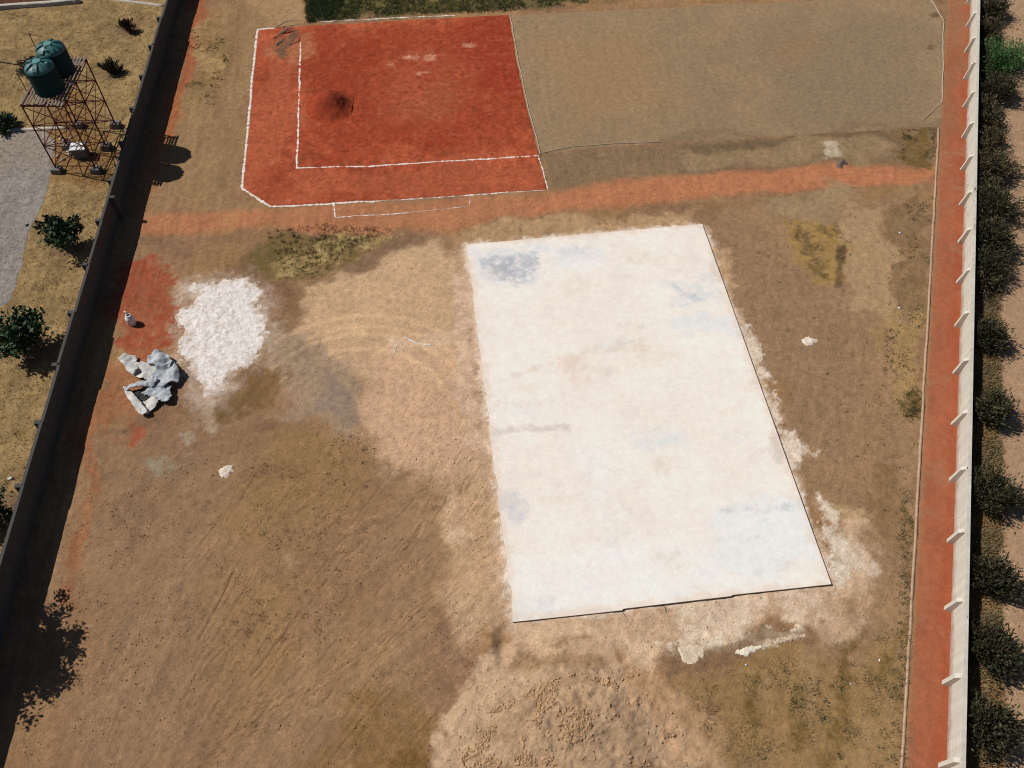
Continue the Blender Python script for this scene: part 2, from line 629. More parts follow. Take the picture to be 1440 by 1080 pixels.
    for (u, v, rx, ry, c, a) in ((262, 622, 9, 10, (170, 152, 130), .8), (228, 653, 18, 10, (150, 136, 112), .8), (295, 590, 10, 20, (176, 152, 124), .7),
                                 (295, 560, 9, 14, (200, 180, 160), .6), (418, 795, 12, 8, (176, 146, 112), .5), (350, 590, 40, 12, (160, 130, 96), .4)):
        p([(u + rx * cos(t), v + ry * sin(t)) for t in np.linspace(0, 6.28, 9)[:-1]], c, .35, .5, 1.2, a, grain=.7)
    # red earth along the foot of the dark wall
    p([(276, -10), (290, -10), (262, 90), (240, 190), (225, 200), (212, 230), (206, 250)], (160, 88, 56), .4, .4, .9, .8)
    p([(236, 130), (262, 150), (225, 220), (206, 300), (190, 300)], (164, 104, 64), .5, .5, .8, .6)
    p([(172, 375), (210, 368), (232, 385), (236, 440), (232, 490), (200, 510), (160, 500), (150, 460)], (152, 78, 52), .5, .8, .9, .85, grain=.4)
    p([(130, 520), (190, 490), (185, 560), (180, 630), (150, 600), (120, 640), (110, 640)], (152, 98, 66), .6, .9, .9, .7, grain=.4)
    p([(184, 590), (202, 588), (200, 615), (188, 632), (180, 630)], (164, 86, 58), .35, .5, 1.2, .7, grain=.6)
    p([(132, 560), (110, 680), (86, 790), (70, 840), (90, 840), (120, 720), (145, 600)], (150, 96, 62), .4, .4, .9, .7)
    p([(100, 790), (60, 880), (20, 1090), (120, 1090), (150, 900)], (150, 112, 78), 1.2, .8, .6, .4)
    # track running away beside the clay court
    p([(300, -20), (425, -20), (428, 30), (405, 45), (362, 42), (340, 265), (375, 292), (210, 300), (232, 200), (285, 90)], (152, 122, 86), .4, .4, .7, .8)
    p([(330, -20), (352, -20), (330, 130), (322, 280), (308, 290), (312, 130)], (136, 106, 74), .4, .4, .6, .55)
    p([(290, 30), (330, 60), (300, 140), (262, 130), (270, 70)], (132, 106, 66), .4, .7, 1.0, .65, grain=.9)
    p([(275, 60), (310, 90), (285, 110), (262, 100)], (180, 148, 100), .3, .7, 1.4, .5, grain=1.2)
    p([(350, -20), (427, -20), (427, 28), (365, 38)], (168, 134, 96), .4, .4, .7, .7)
    # orange earth path crossing under the court
    p([(196, 303), (340, 296), (380, 293), (560, 284), (772, 268), (900, 250), (1060, 240), (1150, 232), (1230, 229), (1318, 238),
       (1318, 262), (1240, 259), (1080, 270), (900, 285), (720, 304), (640, 324), (470, 325), (380, 318), (300, 328), (196, 328)], (176, 116, 80), .35, .35, .9, .85, warp=.25)
    p([(772, 270), (900, 254), (1060, 243), (1220, 233), (1310, 242), (1310, 258), (1080, 266), (900, 281), (740, 300)], (184, 118, 82), .3, .3, .9, .6, warp=.2)
    p([(320, 296), (336, 296), (330, 328), (312, 328)], (178, 130, 88), .3, .3, .9, .6)
    # strip between grey court and orange path
    p([(760, 218), (880, 206), (1050, 196), (1318, 180), (1318, 232), (1150, 230), (900, 248), (775, 264)], (132, 108, 80), .25, .3, .9, .9, warp=.3)
    p([(960, 205), (1318, 182), (1318, 192), (1100, 204), (960, 214)], (108, 88, 64), .35, .3, .9, .7)
    p([(1270, 184), (1316, 180), (1314, 240), (1270, 224)], (112, 88, 48), .3, .6, 1.1, .85, grain=.8)
    p([(980, 212), (1120, 202), (1260, 198), (1260, 222), (1100, 228), (980, 236)], (156, 130, 96), .5, .5, .8, .6, grain=.5)
    p([(1157, 206), (1180, 204), (1186, 222), (1160, 226)], (192, 174, 148), .3, .45, 1.2, .85, grain=.4)
    # ground north of the slab
    p([(670, 310), (760, 300), (900, 288), (980, 288), (1000, 316), (660, 345)], (178, 144, 106), .4, .5, .9, .85, grain=.3)
    # right field
    p([(985, 300), (1110, 275), (1320, 262), (1300, 600), (1285, 1090), (1060, 1090), (1160, 900), (1200, 800), (1120, 650)], (152, 122, 90), .4, .3, .6, .8)
    p([(1000, 330), (1180, 400), (1210, 470), (1200, 640), (1110, 600), (1060, 520), (1040, 420)], (148, 118, 88), .6, .6, .6, .8)
    p([(1180, 300), (1245, 285), (1250, 400), (1240, 460), (1185, 430)], (170, 140, 104), .35, .35, .8, .85)
    p([(1105, 318), (1175, 312), (1190, 340), (1182, 400), (1140, 385), (1110, 350)], (160, 128, 76), .35, .6, 1.2, .85, grain=.7)
    p([(1178, 345), (1190, 345), (1182, 405), (1172, 405)], (106, 82, 58), .2, .2, .9, .85, warp=.2)
    p([(1120, 265), (1180, 262), (1190, 300), (1120, 320), (1080, 290)], (158, 134, 100), .5, .5, .9, .6)
    p([(1255, 300), (1312, 270), (1305, 470), (1250, 430)], (128, 102, 70), .4, .6, .9, .75, grain=.7)
    p([(1230, 450), (1300, 430), (1292, 600), (1255, 580)], (160, 130, 84), .4, .7, 1.0, .7, grain=.8)
    p([(1255, 560), (1296, 540), (1294, 590), (1268, 585)], (96, 78, 42), .3, .6, 1.3, .8, grain=.8)
    p([(1256, 690), (1284, 700), (1282, 1000), (1262, 1000), (1270, 800)], (104, 84, 48), .3, .6, 1.3, .65, grain=1.0)
    p([(1190, 640), (1260, 640), (1275, 760), (1230, 760)], (128, 100, 66), .5, .7, .9, .6, grain=.5)
    p([(1140, 920), (1280, 880), (1280, 1090), (1040, 1090), (960, 960), (1060, 920)], (150, 120, 78), .7, .8, .6, .85)
    for (u, v, rx, ry) in ((1190, 960, 12, 50), (1180, 1040, 20, 26), (1245, 935, 18, 24), (1120, 1010, 14, 40), (1060, 990, 10, 40), (1160, 1070, 12, 16), (1200, 900, 12, 20)):
        p([(u + rx * cos(t), v + ry * sin(t)) for t in np.linspace(0, 6.28, 9)[:-1]], (112, 88, 48), .4, .5, 1.1, .7, grain=.9)
    for (u, v, rx, ry) in ((1140, 960, 14, 50), (1075, 980, 10, 34), (1215, 1040, 12, 40)):
        p([(u + rx * cos(t), v + ry * sin(t)) for t in np.linspace(0, 6.28, 9)[:-1]], (160, 130, 94), .4, .4, .9, .6)
    # dust and slurry spilt round the slab
    ds = sdist(x, y, W_SLAB)
    nd = fbm(x, y, .9, 5, 91, .7)
    a = sst(.75, 0.0, ds + .55 * nd) * .75
    col[:] += (alb(206, 176, 148) - col) * a[:, None]
    a = sst(.3, 0.0, ds + .35 * fbm(x, y, 2.2, 4, 95, .7)) * .8
    col[:] += (alb(226, 208, 188) - col) * a[:, None]
    p([(725, 880), (880, 862), (1168, 826), (1150, 700), (1200, 720), (1215, 790), (1200, 850), (1160, 885), (1050, 905), (960, 915), (880, 925), (740, 925)], (198, 166, 134), .45, .6, .9, .9, grain=.2)
    p([(1150, 700), (1225, 715), (1160, 740)], (176, 146, 108), .3, .4, 1.2, .8)
    p([(1160, 760), (1215, 770), (1225, 800), (1180, 820), (1165, 800)], (212, 190, 166), .4, .6, 1.1, .8, grain=.7)
    p([(930, 850), (1060, 838), (1060, 890), (960, 905)], (216, 192, 164), .5, .7, 1.1, .8, grain=.7)
    p([(1060, 840), (1168, 828), (1165, 870), (1090, 890)], (214, 188, 160), .4, .7, 1.2, .7, grain=.8)
    p([(745, 885), (860, 870), (870, 900), (760, 915)], (206, 172, 138), .4, .7, 1.1, .7, grain=.7)
    p([(930, 905), (1000, 898), (1140, 883), (1142, 896), (1060, 915), (960, 932)], (220, 200, 174), .15, .5, 1.6, .8, grain=1.3, warp=.2)
    p([(1040, 452), (1056, 456), (1100, 590), (1092, 600)], (220, 200, 178), .15, .45, 1.6, .75, grain=1.2, warp=.2)
    p([(1150, 690), (1172, 720), (1200, 800), (1176, 824), (1165, 790)], (222, 204, 182), .2, .6, 1.5, .75, grain=1.2, warp=.3)
    p([(1098, 600), (1145, 615), (1148, 635), (1110, 648)], (226, 206, 184), .3, .45, 1.3, .9, grain=.6)
    p([(1000, 340), (1030, 350), (1045, 405), (1030, 415)], (192, 156, 120), .35, .45, 1.1, .85)
    p([(1035, 452), (1050, 455), (1062, 500), (1048, 490)], (212, 190, 166), .25, .3, 1.4, .8)
    p([(640, 380), (664, 380), (690, 620), (676, 640), (650, 500)], (212, 178, 150), .4, .5, 1.0, .75, grain=.6)
    p([(550, 480), (640, 466), (662, 468), (660, 480), (600, 488), (560, 496)], (210, 176, 144), .22, .4, 1.3, .8, grain=.6)
    p([(632, 700), (652, 720), (660, 750), (640, 760)], (206, 172, 140), .35, .45, 1.3, .7, grain=.7)
    p([(738, 925), (860, 935), (840, 950), (720, 945)], (146, 114, 80), .3, .4, 1.0, .7)
    p([(880, 905), (920, 905), (940, 930), (900, 945), (880, 930)], (212, 180, 146), .3, .4, 1.2, .8)
    p([(930, 925), (1140, 888), (1140, 905), (1000, 940), (950, 950)], (128, 100, 72), .3, .35, 1.2, .8)
    # drag marks of the grader and of tyres: long thin streaks of paler and darker dust
    fl = flow(x, y)
    st1 = streak(x, y, fl[0], .22, 3.2, 301)
    st2 = streak(x, y, fl[1], .3, 4.0, 311)
    wv = sst(-.6, .6, fbm(x, y, .12, 2, 321))
    sk = (st1 * wv + st2 * (1 - wv)) * fl[2]
    col *= (1 + .13 * sk)[:, None]
    # grit: crisp small darker and paler crumbs everywhere
    g1 = fbm(x, y, 3.2, 3, 331, .8)
    g2 = vn(x * 5.3, y * 5.3, 341)
    col *= (1 + .10 * g1 + .06 * mid)[:, None]
    dk = sst(.86, .97, g2) * sst(-.1, .5, fbm(x, y, .45, 3, 351))
    col *= (1 - .32 * dk)[:, None]
    # shrub bed and road beyond the white wall
    wy = x - rwall(y)
    bed = sst(.1, .4, wy)
    col[:] += (alb(124, 94, 58)[None, :] * (1 + .3 * tex)[:, None] - col) * bed[:, None]
    road = sst(2.15, 2.55, wy + .5 * fbm(x, y, .6, 4, 71, .6))
    col[:] += (alb(168, 136, 106)[None, :] * (1 + .06 * mid)[:, None] - col) * road[:, None]
    p([(-30, -20), (112, -20), (108, 1), (60, 5), (-30, 12)], (84, 44, 32), .15, .2, 1.0, .9, warp=0)
    # beyond the turf
    p([(428, -40), (830, -40), (830, 8), (560, 22), (440, 34)], (96, 92, 46), .3, .4, 1.0, .8, grain=.4)
    return col


# ------------------------------------------------------------------ ground
ys = [5.0]
while ys[-1] < 78:
    ys.append(ys[-1] + 0.065 + 0.0011 * (ys[-1] - 5))
ys = np.array(ys)
xs = np.arange(-51, 51.01, 0.085)
XX, YY = np.meshgrid(xs, ys)
half = 25.8 + (YY - 8.5) * 0.365
keep = np.abs(XX) < half
gx, gy = XX.ravel(), YY.ravel()
nx = len(xs)
i0 = (np.arange(len(ys) - 1)[:, None] * nx + np.arange(nx - 1)[None, :])
ok = (keep[:-1, :-1] & keep[1:, 1:] & keep[:-1, 1:] & keep[1:, :-1]).ravel()
F = np.stack([i0, i0 + 1, i0 + 1 + nx, i0 + nx], -1).reshape(-1, 4)[ok]
used = np.unique(F)
remap = np.full(nx * len(ys), -1)
remap[used] = np.arange(len(used))
F = remap[F]
gx, gy = gx[used], gy[used]
gz = height(gx, gy)
for P, dep, wd in RUTS:
    lo, hi = P.min(0) - .4, P.max(0) + .4
    k = np.nonzero((gx > lo[0]) & (gx < hi[0]) & (gy > lo[1]) & (gy < hi[1]))[0]
    if len(k):
        d = pdist(gx[k] + .05 * fbm(gx[k], gy[k], 1.2, 2, 8), gy[k], P)
        gz[k] -= dep * np.exp(-(d / wd) ** 2) - dep * .55 * np.exp(-((d - 2.1 * wd) / wd) ** 2)
pk = press(gx, gy)
gz = gz * (1 - pk) - 0.07 * pk
np_mesh('ground', np.stack([gx, gy, gz], 1), F, M_SOIL, colour=ground_colour(gx, gy), smooth=True)['kind'] = 'structure'
# the plain around, out to the horizon: one sheet a little lower
a = np.linspace(-900, 900, 61)
AX, AY = np.meshgrid(a, a)
ax, ay = AX.ravel(), AY.ravel()
j0 = (np.arange(60)[:, None] * 61 + np.arange(60)[None, :]).ravel()
tc = alb(150, 118, 80)[None, :] * (1 + .2 * fbm(ax, ay, .01, 4, 5))[:, None]
np_mesh('terrain', np.stack([ax, ay, np.full(ax.shape, -.45)], 1), np.stack([j0, j0 + 1, j0 + 62, j0 + 61], 1), M_SOIL, colour=tc)['kind'] = 'structure'


# the lips of soil thrown up beside the ruts
VV, FF, nb = [], [], 0
for P, dep, wd in RUTS:
    L = np.hypot(*np.diff(P, axis=0).T).sum()
    n = max(4, int(L / .12))
    Q_ = resample(P, n)
    T = np.gradient(Q_, axis=0)
    T /= np.hypot(T[:, 0], T[:, 1])[:, None] + 1e-9
    N_ = np.stack([-T[:, 1], T[:, 0]], 1)
    Q_ = Q_ + N_ * (.05 * fbm(Q_[:, 0], Q_[:, 1], 1.2, 2, 8))[:, None]
    env = np.sin(np.linspace(0, pi, n)) ** .5 * np.clip(.55 + .9 * fbm(Q_[:, 0], Q_[:, 1], 1.1, 3, 19, .7), 0, 1.3)
    for sgn in (-1, 1):
        c0 = Q_ + N_ * sgn * .075
        zb = height(c0[:, 0], c0[:, 1], True)
        hh = env * (.016 + dep * .42)
        for off, z in ((-.05, zb - .03), (0, zb + hh - .004), (.05, zb - .03)):
            q = c0 + N_ * off
            VV.append(np.c_[q, z])
        i = np.arange(n - 1)
        FF += [np.stack([nb + i, nb + i + 1, nb + n + i + 1, nb + n + i], 1)[:, ::-1], np.stack([nb + n + i, nb + n + i + 1, nb + 2 * n + i + 1, nb + 2 * n + i], 1)[:, ::-1]]
        nb += 3 * n
VV = np.concatenate(VV)
tag(np_mesh('wheel_ruts', VV, np.concatenate(FF), M_SOIL, colour=ground_colour(VV[:, 0].copy(), VV[:, 1].copy())), kind='stuff')


# ------------------------------------------------------------------ sheets of made ground
def sheet(name, bottom, top, left, right, step, mat, colour, lift=0.012, jit=0.06, kind='structure', zf=None):
    """a patch of ground between four edges; bottom and top run left to right, left and right run upwards"""
    L = lambda p: np.hypot(*np.diff(np.asarray(p), axis=0).T).sum()
    nu = max(2, int(max(L(bottom), L(top)) / step))
    nv = max(2, int(max(L(left), L(right)) / step))
    b, t, l, r = resample(bottom, nu), resample(top, nu), resample(left, nv), resample(right, nv)
    for e in (b, t, l, r):
        e += jit * np.stack([fbm(e[:, 0], e[:, 1], 1.7, 3, 13), fbm(e[:, 0], e[:, 1], 1.7, 3, 14)], 1)
    l[0], l[-1], r[0], r[-1] = b[0], t[0], b[-1], t[-1]
    u = np.linspace(0, 1, nu)[None, :, None]
    v = np.linspace(0, 1, nv)[:, None, None]
    Pq = (1 - v) * b[None] + v * t[None] + (1 - u) * l[:, None] + u * r[:, None] \
        - ((1 - u) * (1 - v) * b[0] + u * (1 - v) * b[-1] + (1 - u) * v * t[0] + u * v * t[-1])
    x, y = Pq[..., 0].ravel(), Pq[..., 1].ravel()
    z = np.minimum(height(x, y), .55) + lift
    if name == 'red_path':
        z = np.minimum(z, .06)
    zz = z.reshape(nv, nu)
    for e in (zz[0], zz[-1], zz[:, 0], zz[:, -1]):
        e -= lift + .03
    k = (np.arange(nv - 1)[:, None] * nu + np.arange(nu - 1)[None, :]).ravel()
    o = np_mesh(name, np.stack([x, y, z], 1), np.stack([k, k + 1, k + 1 + nu, k + nu], 1), mat, colour=colour(x, y), smooth=True)
    o['kind'] = kind
    return o


def court_colour(x, y):
    n1 = fbm(x, y, .35, 4, 101)
    n2 = fbm(x, y, 1.3, 5, 102, .7)
    col = alb(162, 77, 48)[None, :] * (1 + .18 * n1 + .36 * n2)[:, None]
    a = np.clip(.5 * n1 + .6 * n2, 0, 1) * .5
    col += (alb(186, 100, 66) - col) * a[:, None]

    def p(*a, **k):
        patch(col, x, y, *a, **k)
    p([(430, 40), (710, 28), (735, 130), (745, 200), (600, 215), (440, 220)], (150, 62, 37), .9, 1.1, .5, .75, seed=3, grain=.5)
    p([(430, 70), (520, 60), (520, 110), (480, 140), (430, 130)], (144, 58, 32), .6, .7, .7, .6, seed=4, grain=.5)
    p([(640, 40), (715, 30), (735, 120), (660, 110)], (146, 56, 35), .9, .9, .7, .6, seed=5, grain=.5)
    p([(520, 110), (580, 70), (660, 90), (660, 150), (540, 170)], (174, 92, 62), 1.2, 1.3, .8, .3, seed=6, grain=.9)
    p([(580, 120), (620, 120), (640, 170), (560, 165)], (156, 92, 60), .9, .9, .8, .35, seed=7, grain=.7)
    p([(366, 45), (420, 60), (417, 235), (345, 262)], (172, 92, 62), .4, .5, .7, .6, seed=8)
    p([(345, 245), (420, 240), (755, 222), (768, 265), (382, 288)], (172, 92, 62), .4, .5, .7, .5, seed=9)
    p([(345, 240), (400, 240), (420, 280), (380, 288)], (152, 68, 40), .5, .6, .8, .5, seed=10, grain=.5)
    p([(382, 50), (432, 44), (430, 70), (405, 84), (380, 76)], (174, 112, 76), .5, .7, 1.0, .6, seed=11, grain=.7)
    cr = fbm(x, y, 3.4, 3, 103, .8)
    dk = sst(.78, .95, vn(x * 4.6, y * 4.6, 104)) * sst(-.3, .5, n1 + n2)
    col *= (1 + .12 * cr - .4 * dk)[:, None]
    lt = sst(.2, .7, fbm(x, y, 1.9, 5, 105, .75)) * .4
    col += (alb(182, 102, 70) - col) * lt[:, None]
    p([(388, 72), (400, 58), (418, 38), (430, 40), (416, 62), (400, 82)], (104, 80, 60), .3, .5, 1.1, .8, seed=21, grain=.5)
    for (u, v) in ((552, 90), (578, 80), (592, 104), (604, 82), (660, 65)):
        p([(u + 9 * cos(t), v + 3 * sin(t)) for t in np.linspace(0, 6.28, 8)[:-1]], (206, 150, 120), .2, .4, 1.5, .6, seed=12, grain=.9)
    return col


Q = lambda *p: Gs(p)
sheet('clay_court', Q((340, 265), (381, 291), (640, 276), (772, 267)), Q((362, 40), (430, 36), (717, 20)), Q((340, 265), (362, 40)),
      Q((772, 267), (745, 165), (728, 90), (717, 20)), .11, M_CLAY, court_colour, .02, .04)


def grey_colour(x, y):
    col = alb(147, 122, 92)[None, :] * (1 + .07 * fbm(x, y, .2, 3, 111) + .07 * fbm(x, y, .9, 4, 112, .65))[:, None]
    patch(col, x, y, [(750, 60), (900, 40), (940, 140), (800, 180)], (154, 124, 88), 1.5, 1, .3, .7, seed=14)
    patch(col, x, y, [(1060, 40), (1310, 20), (1310, 170), (1100, 190)], (136, 116, 90), 1.5, 1, .3, .7, seed=15)
    patch(col, x, y, [(1090, 60), (1140, 55), (1150, 90), (1090, 95)], (150, 118, 84), 1, .8, .6, .5, seed=16)
    for (u, v, r) in ((1312, 66, 6), (1315, 21, 7)):
        patch(col, x, y, [(u + r * cos(t), v + r * .6 * sin(t)) for t in np.linspace(0, 6.28, 8)[:-1]], (100, 78, 54), .2, .2, 1.2, .8)
    patch(col, x, y, [(760, 212), (880, 200), (1050, 190), (1326, 172), (1326, 184), (1050, 200), (760, 222)], (124, 102, 76), .5, .4, .8, .6, seed=17)
    return col


sheet('grey_court', Q((760, 216), (880, 205), (1050, 196), (1326, 178)), Q((718, 21), (1000, 7), (1312, -8)), Q((760, 216), (745, 165), (728, 90), (718, 21)),
      Q((1326, 178), (1327, 30), (1312, -8)), .14, M_GREY, grey_colour, .016, .05)


def path_colour(x, y):
    col = alb(156, 92, 64)[None, :] * (1 + .09 * fbm(x, y, .3, 4, 121) + .09 * fbm(x, y, 1.2, 4, 122, .65))[:, None]
    e = sst(.9, 0, rwall(y) - x + .3 * fbm(x, y, .5, 3, 123)) * .6
    col += (alb(150, 74, 46) - col) * e[:, None]
    e = sst(.8, 0, x - kerbx(y) + .3 * fbm(x, y, .6, 3, 124)) * .4
    col += (alb(170, 110, 76) - col) * e[:, None]
    sp = sst(.25, .75, fbm(x, y, .5, 5, 125, .7)) * .45
    col += (alb(156, 114, 86) - col) * sp[:, None]
    e = sst(.45, 0, x - kerbx(y) + .35 * fbm(x, y, 1.4, 4, 126, .75)) * .6
    col += (alb(140, 106, 78) - col) * e[:, None]
    patch(col, x, y, [(1318, 0), (1352, 0), (1350, 40), (1342, 190), (1318, 190)], (140, 104, 76), .9, .9, .5, .6, seed=18, grain=.3)
    patch(col, x, y, [(1320, 60), (1352, 60), (1340, 180), (1315, 210)], (146, 92, 62), .7, .7, .5, .5, seed=19, grain=.3)
    return col


yy0, yy1 = 5.0, 77.0
WE = .16                                           # the earth runs on under the wall
sheet('red_path', [(kerbx(yy0), yy0), (rwall(yy0) + WE, yy0)], [(kerbx(yy1), yy1), (rwall(yy1) + WE, yy1)], [(kerbx(yy0), yy0), (kerbx(yy1), yy1)],
      [(rwall(yy0) + WE, yy0), (rwall(yy1) + WE, yy1)], .12, M_PATH, path_colour, .018, .015)


def yard_colour(x, y):
    col = alb(140, 131, 122)[None, :] * (1 + .1 * fbm(x, y, .5, 4, 131) + .14 * fbm(x, y, 2.5, 4, 132, .7))[:, None]
    patch(col, x, y, [(-60, 186), (60, 186), (50, 230), (-60, 240)], (146, 130, 114), .8, .8, .5, .6, seed=20)
    return col


sheet('gravel_yard', Q((-40, 440), (8, 430)), Q((-40, 186), (66, 184), (76, 200)), Q((-40, 440), (-40, 186)),
      Q((8, 430), (22, 405), (34, 360), (45, 320), (62, 285), (74, 240), (76, 200)), .12, M_GRAVEL, yard_colour, .016, .12)

# ------------------------------------------------------------------ boundary walls
RW_DIR = np.array([0.3305, 1.0]) / math.hypot(0.3305, 1)
RW_ANG = atan2(RW_DIR[1], RW_DIR[0])


def wall_bay_mesh(length, h, th, off, k):
    return MB().box((0, 0, 0), (length, th, h))


# white wall: posts with precast panels slotted between them
PITCHW = 3.93
y_first = 8.52 - 2 * 3.73
wall_w = empty('boundary_wall', (rwall(40), 40, 0))
tag(wall_w, 'long white precast wall with projecting posts between the red path and dark shrubs', 'wall')
HW, TH = 1.72, 0.13
N_COURSE = 7
hc = HW / N_COURSE
panel_me = []
for v in range(3):
    b = MB().box((0, 0, 0), (PITCHW - 0.015, TH, hc - 0.02))
    me = bpy.data.meshes.new('wall_panel')
    me.from_pydata(b.v, [], b.f)
    me.materials.append(M_WALLW)
    panel_me.append(me)
b = MB()
n0 = len(b.v)
# post: stands out to the west, its head sloped
pw, pd = 0.22, 0.35
prof = [(-pd, -.2), (0.06, -.2), (0.06, 1.48), (-.02, 1.48), (-.2, 1.3)]
for sgn in (-1, 1):
    for q, z in prof:
        b.v.append((sgn * pw / 2, q, z))
b.f = [[4, 3, 2, 1, 0], [5, 6, 7, 8, 9]] + [[i, (i + 1) % 5, 5 + (i + 1) % 5, 5 + i] for i in range(5)]
post_me = bpy.data.meshes.new('post')
post_me.from_pydata(b.v, [], b.f)
post_me.materials.append(M_POST)
cop = MB().box((0, 0, 0), (PITCHW - 0.006, TH + 0.05, 0.05))
cop_me = bpy.data.meshes.new('coping')
cop_me.from_pydata(cop.v, [], cop.f)
cop_me.materials.append(M_WALLW)
RWN = np.array([RW_DIR[1], -RW_DIR[0]])           # away from the path
NB = 20
for k in range(NB + 1):
    y = y_first + k * PITCHW * RW_DIR[1]
    base = np.array([rwall(y), y])
    o = bpy.data.objects.new('post', post_me)
    o.location = (base[0] - wall_w.location.x, base[1] - 40, rng.normal() * .04)
    # local y axis points from the post's nose into the wall
    o.rotation_euler = (0, 0, RW_ANG + pi)
    o.rotation_euler = (rng.normal() * .02, rng.normal() * .012, RW_ANG - pi + rng.normal() * .03)
    link(o, wall_w)
    if k == NB:
        break
    mid = base + RW_DIR * PITCHW / 2 + RWN * (TH / 2 + .01)
    for c in range(N_COURSE):
        q = mid + RWN * rng.normal() * 0.006
        o = bpy.data.objects.new('wall_panel', panel_me[0])
        o.location = (q[0] - wall_w.location.x, q[1] - 40, hc * (c + .5) - 0.02)
        o.rotation_euler = (rng.normal() * .012, 0, RW_ANG + rng.normal() * .0012)
        link(o, wall_w)
    o = bpy.data.objects.new('coping', cop_me)
    o.location = (mid[0] - wall_w.location.x, mid[1] - 40, HW + .006 + rng.normal() * .004)
    o.rotation_euler = (0, rng.normal() * .002, RW_ANG)
    link(o, wall_w)

# dark wall on the left, seen from its shaded side, posts on its far side
LW_DIR = np.array([-0.0731, 1.0]) / math.hypot(0.0731, 1)
LW_ANG = atan2(LW_DIR[1], LW_DIR[0])
LWN = np.array([-LW_DIR[1], LW_DIR[0]])           # to the west
wall_d = empty('boundary_wall', (lwall(40), 40, 0))
tag(wall_d, 'long grey wall in its own shade beside the water tower compound', 'wall')
PL = 4.05
HL = 1.92
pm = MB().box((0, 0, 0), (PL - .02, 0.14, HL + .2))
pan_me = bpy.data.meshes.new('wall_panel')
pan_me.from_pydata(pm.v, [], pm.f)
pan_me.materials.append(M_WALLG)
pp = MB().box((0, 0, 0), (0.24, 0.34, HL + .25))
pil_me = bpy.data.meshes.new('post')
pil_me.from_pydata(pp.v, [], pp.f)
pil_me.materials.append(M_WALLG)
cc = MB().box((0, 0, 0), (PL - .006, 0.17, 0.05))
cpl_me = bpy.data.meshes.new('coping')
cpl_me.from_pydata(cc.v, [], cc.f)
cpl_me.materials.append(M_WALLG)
y = 6.0
for k in range(19):
    base = np.array([lwall(y), y])
    mid = base + LW_DIR * PL / 2 + LWN * .07
    dz = rng.normal() * .035
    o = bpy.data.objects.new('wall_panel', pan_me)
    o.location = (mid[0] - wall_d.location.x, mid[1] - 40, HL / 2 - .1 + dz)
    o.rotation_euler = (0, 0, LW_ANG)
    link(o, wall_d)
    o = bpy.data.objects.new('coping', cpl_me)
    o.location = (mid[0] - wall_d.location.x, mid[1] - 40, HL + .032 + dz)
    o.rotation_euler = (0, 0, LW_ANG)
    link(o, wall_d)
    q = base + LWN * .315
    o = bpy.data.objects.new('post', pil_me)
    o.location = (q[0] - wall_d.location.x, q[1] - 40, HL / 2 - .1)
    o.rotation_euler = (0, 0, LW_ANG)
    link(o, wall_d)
    y += PL * LW_DIR[1]
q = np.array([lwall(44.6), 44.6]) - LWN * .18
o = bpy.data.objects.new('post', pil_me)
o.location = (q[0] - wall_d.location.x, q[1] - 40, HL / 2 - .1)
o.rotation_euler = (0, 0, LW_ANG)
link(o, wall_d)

# ------------------------------------------------------------------ kerbs
def kerb_run(name, pts, wd, h, mat, label, cat='kerb', wob=.02):
    P = resample(pts, max(2, int(np.hypot(*np.diff(np.asarray(pts), axis=0).T).sum() / .5)))
    P += wob * np.stack([fbm(P[:, 0], P[:, 1], .8, 2, 5), fbm(P[:, 0], P[:, 1], .8, 2, 6)], 1)
    T = np.gradient(P, axis=0)
    T /= np.hypot(T[:, 0], T[:, 1])[:, None]
    Nn = np.stack([-T[:, 1], T[:, 0]], 1)
    hh = h + wob * .6 * fbm(P[:, 0], P[:, 1], 1.1, 2, 9)
    V = []
    for s, z in ((-.5, None), (-.46, 1), (.46, 1), (.5, None)):
        q = P + Nn * wd * s
        V.append(np.stack([q[:, 0], q[:, 1], np.full(len(P), -.1) if z is None else hh], 1))
    n = len(P)
    V = np.concatenate(V)
    F = []
    for r in range(3):
        for i in range(n - 1):
            F.append((r * n + i, (r + 1) * n + i, (r + 1) * n + i + 1, r * n + i + 1))
    F += [(0, n, 2 * n, 3 * n)[::-1], (n - 1, 2 * n - 1, 3 * n - 1, 4 * n - 1)]
    F = [f[::-1] for f in F]
    o = np_mesh(name, V, F, mat)
    return tag(o, label, cat)


kerb_run('path_kerb', [(kerbx(5) - .09, 5), (kerbx(20) - .09, 20), (kerbx(54.5) - .09, 54.5)], .14, .045, M_KERB, 'narrow earth stained kerb along the inner edge of the red path')
kerb_run('yard_kerb', Q((-40, 184), (40, 183), (97, 180)), .3, .12, M_WKERB, 'pale kerb along the top of the grey gravel yard')
kerb_run('bed_kerb', Q((-40, 18), (0, 12), (70, 7), (113, 3)), .4, .32, M_WKERB, 'low pale wall edging the dark bed behind the water tanks')
kerb_run('track_kerb', Q((146, -2), (190, 4), (232, 9)), .26, .12, M_WKERB, 'thin pale kerb meeting the grey wall near the far end')

# ------------------------------------------------------------------ concrete slab
SL = W_SLAB


